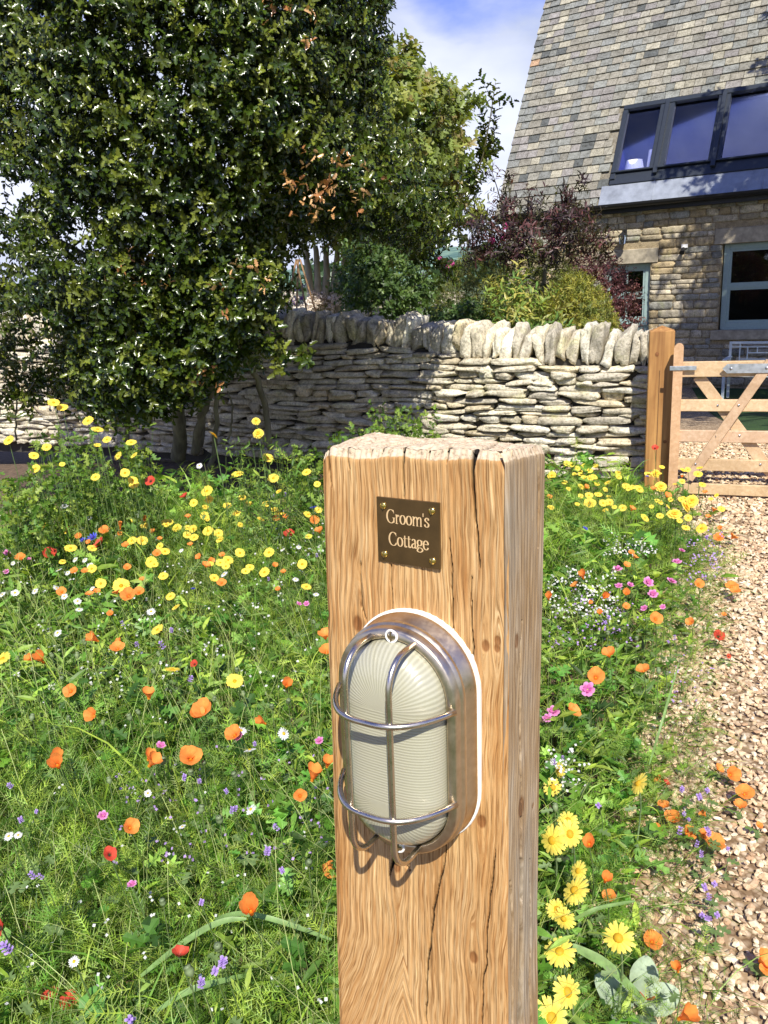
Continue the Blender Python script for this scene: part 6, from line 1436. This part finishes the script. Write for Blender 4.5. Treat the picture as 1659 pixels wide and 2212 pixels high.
for key_, pts_ in (('O', [(920, 505, .9), (995, 605, 1.1), (1075, 690, .9), (1200, 695, .7), (1260, 780, 1.3), (1220, 565, .6), (1460, 510, .9), (1490, 415, 1.2), (1385, 275, 1.2), (1300, 235, .7), (835, 1460, 1.0), (1595, 1595, 1.1), (1650, 1650, .7), (540, 1140, .8), (900, 320, .7), (870, 665, .8), (1590, 640, .5)]), ('R', [(800, 1850, .7), (930, 330, .5), (940, 1800, .5)])):
    fl(key_, Q2, pts_, h=.05)
fl('L', Q2, [(210, 165, 1.2), (150, 190, 1.2), (465, 490, 1.5)], h=.25); fl('L', Q2, [(1050, 385, 1.4), (1180, 435, 1.6), (1230, 390, 1.4), (1065, 555, 1.2), (1100, 590), (1030, 690, 1.5), (1240, 665, 1.4), (1240, 700, 1.3), (1150, 780, 1.3), (1370, 800), (1190, 850, 1.3), (1280, 1050, 1.5), (1215, 1080, 1.5), (1240, 1155, 1.5), (1190, 1270, 1.2), (1250, 1290, 1.5), (1300, 1270, 1.3), (150, 1740, 1.3), (125, 1770, 1.4)], h=.10)
for _ in range(46):                              # fill the yellow drifts
    x_, y_ = (rng.uniform(130, 700), rng.uniform(1085, 1260)) if _ < 24 else (rng.uniform(1190, 1500), rng.uniform(1005, 1100))
    FL.append(('Y', x_, y_, None, rng.uniform(.6, 1.0), None))
for _ in range(22):
    FL.append(('O', rng.uniform(20, 700), rng.uniform(1110, 1330), None, rng.uniform(.5, .85), None))
for key, px, py, h, size, face in FL:
    left = px < 715
    if h is None:
        H_ = gnd(px, py, .42 if left else .34); lim = (3.9 if py < 1060 else 4.4) if left else (5.7 if px < 1400 else 5.1)
        if key == 'R' and 960 < py < 980 and px > 1400: lim = 4.9
        if not left:
            hh = .30 if py < 1500 else .24; H_ = gnd(px, py, hh)
            ex = edge_x(H_[1])
            if H_[0] > ex - .05: H_ = gnd(px, py, max(.06, .30 - (H_[0] - ex) * .9))
        if H_[1] > lim or H_[1] < 0: H_ = at(px, py, lim + rng.uniform(-.25, .0))
    else: H_ = gnd(px, py, h)
    tl = np.array([rng.normal() * .35, -.35 + rng.normal() * .3, 1.0]) if key not in 'SD' else np.array([rng.normal() * .8, -.55 + rng.normal() * .55, .8])
    if key in 'YW' and H_[1] > 3: tl[1] -= .35
    if key in 'OCR' and h is None: tl[1] -= .25
    dist = np.linalg.norm(H_ - CAM); k = zone(px, py)
    place(key, H_, unit(tl), size * (1.0 if left or H_[1] > 3 else .92), NAMES[key] + ' ' + ZONES[k][4], NAMES[key] + 's ' + ZONES[k][4])
# seed heads
pod = None
for px, py in [A7(q) for q in ((395, 865), (242, 925), (490, 1010), (290, 1035), (80, 940), (150, 990), (555, 480), (825, 895), (740, 920), (1135, 1105), (1270, 1165), (480, 1240), (645, 1190), (605, 1215), (1465, 770), (360, 925), (200, 765), (1105, 995), (716, 1000), (150, 1215), (320, 1220), (1000, 1130), (1345, 1140))] + [A8(q) for q in ((760, 115), (950, 125), (890, 170), (510, 205), (940, 340), (1025, 390), (885, 1095), (1020, 985), (1095, 180), (760, 775), (1440, 590))] + [Q1(q) for q in ((730, 1285), (945, 1530), (885, 1510), (525, 1245), (590, 1330))] + [Q2(q) for q in ((155, 500),)]:
    H_ = gnd(px, py, .40 if px < 715 else .3)
    if pod is None:
        pod = empty('seed_head'); b = MB(); b.tube([(0, 0, 0), (0, 0, 1)], .0012, 5, (.14, .19, .07)); ps = b.build('stem', MT['stem'], pod)
        b = MB(); th = np.arange(8) * np.pi / 4; prof = ((.002, -.010), (.0065, -.004), (.0075, .002), (.005, .007), (.0065, .009), (.001, .0105)); vs = [(r_ * math.cos(t_), r_ * math.sin(t_), z_) for r_, z_ in prof for t_ in th]
        b.add(vs, [(i * 8 + j, i * 8 + (j + 1) % 8, (i + 1) * 8 + (j + 1) % 8, (i + 1) * 8 + j) for i in range(5) for j in range(8)], (.20, .26, .12)); pc = b.build('capsule', MT['stem'], pod, smooth=True); e_, a_, c_ = pod, ps, pc
    else:
        e_ = pod.copy(); a_ = ps.copy(); c_ = pc.copy()
        for q in (e_, a_, c_): COL.objects.link(q)
        a_.parent = e_; c_.parent = e_
    e_.location = (float(H_[0]), float(H_[1]), 0); a_.scale = (1, 1, float(H_[2])); c_.location = (0, 0, float(H_[2])); c_.rotation_euler = (rng.normal() * .3, rng.normal() * .3, 0); s_ = rng.uniform(.8, 1.25); c_.scale = (s_, s_, s_)
    tag(e_, 'green poppy seed head ' + ZONES[zone(px, py)][4], 'seed head', 'green poppy seed heads ' + ZONES[zone(px, py)][4])
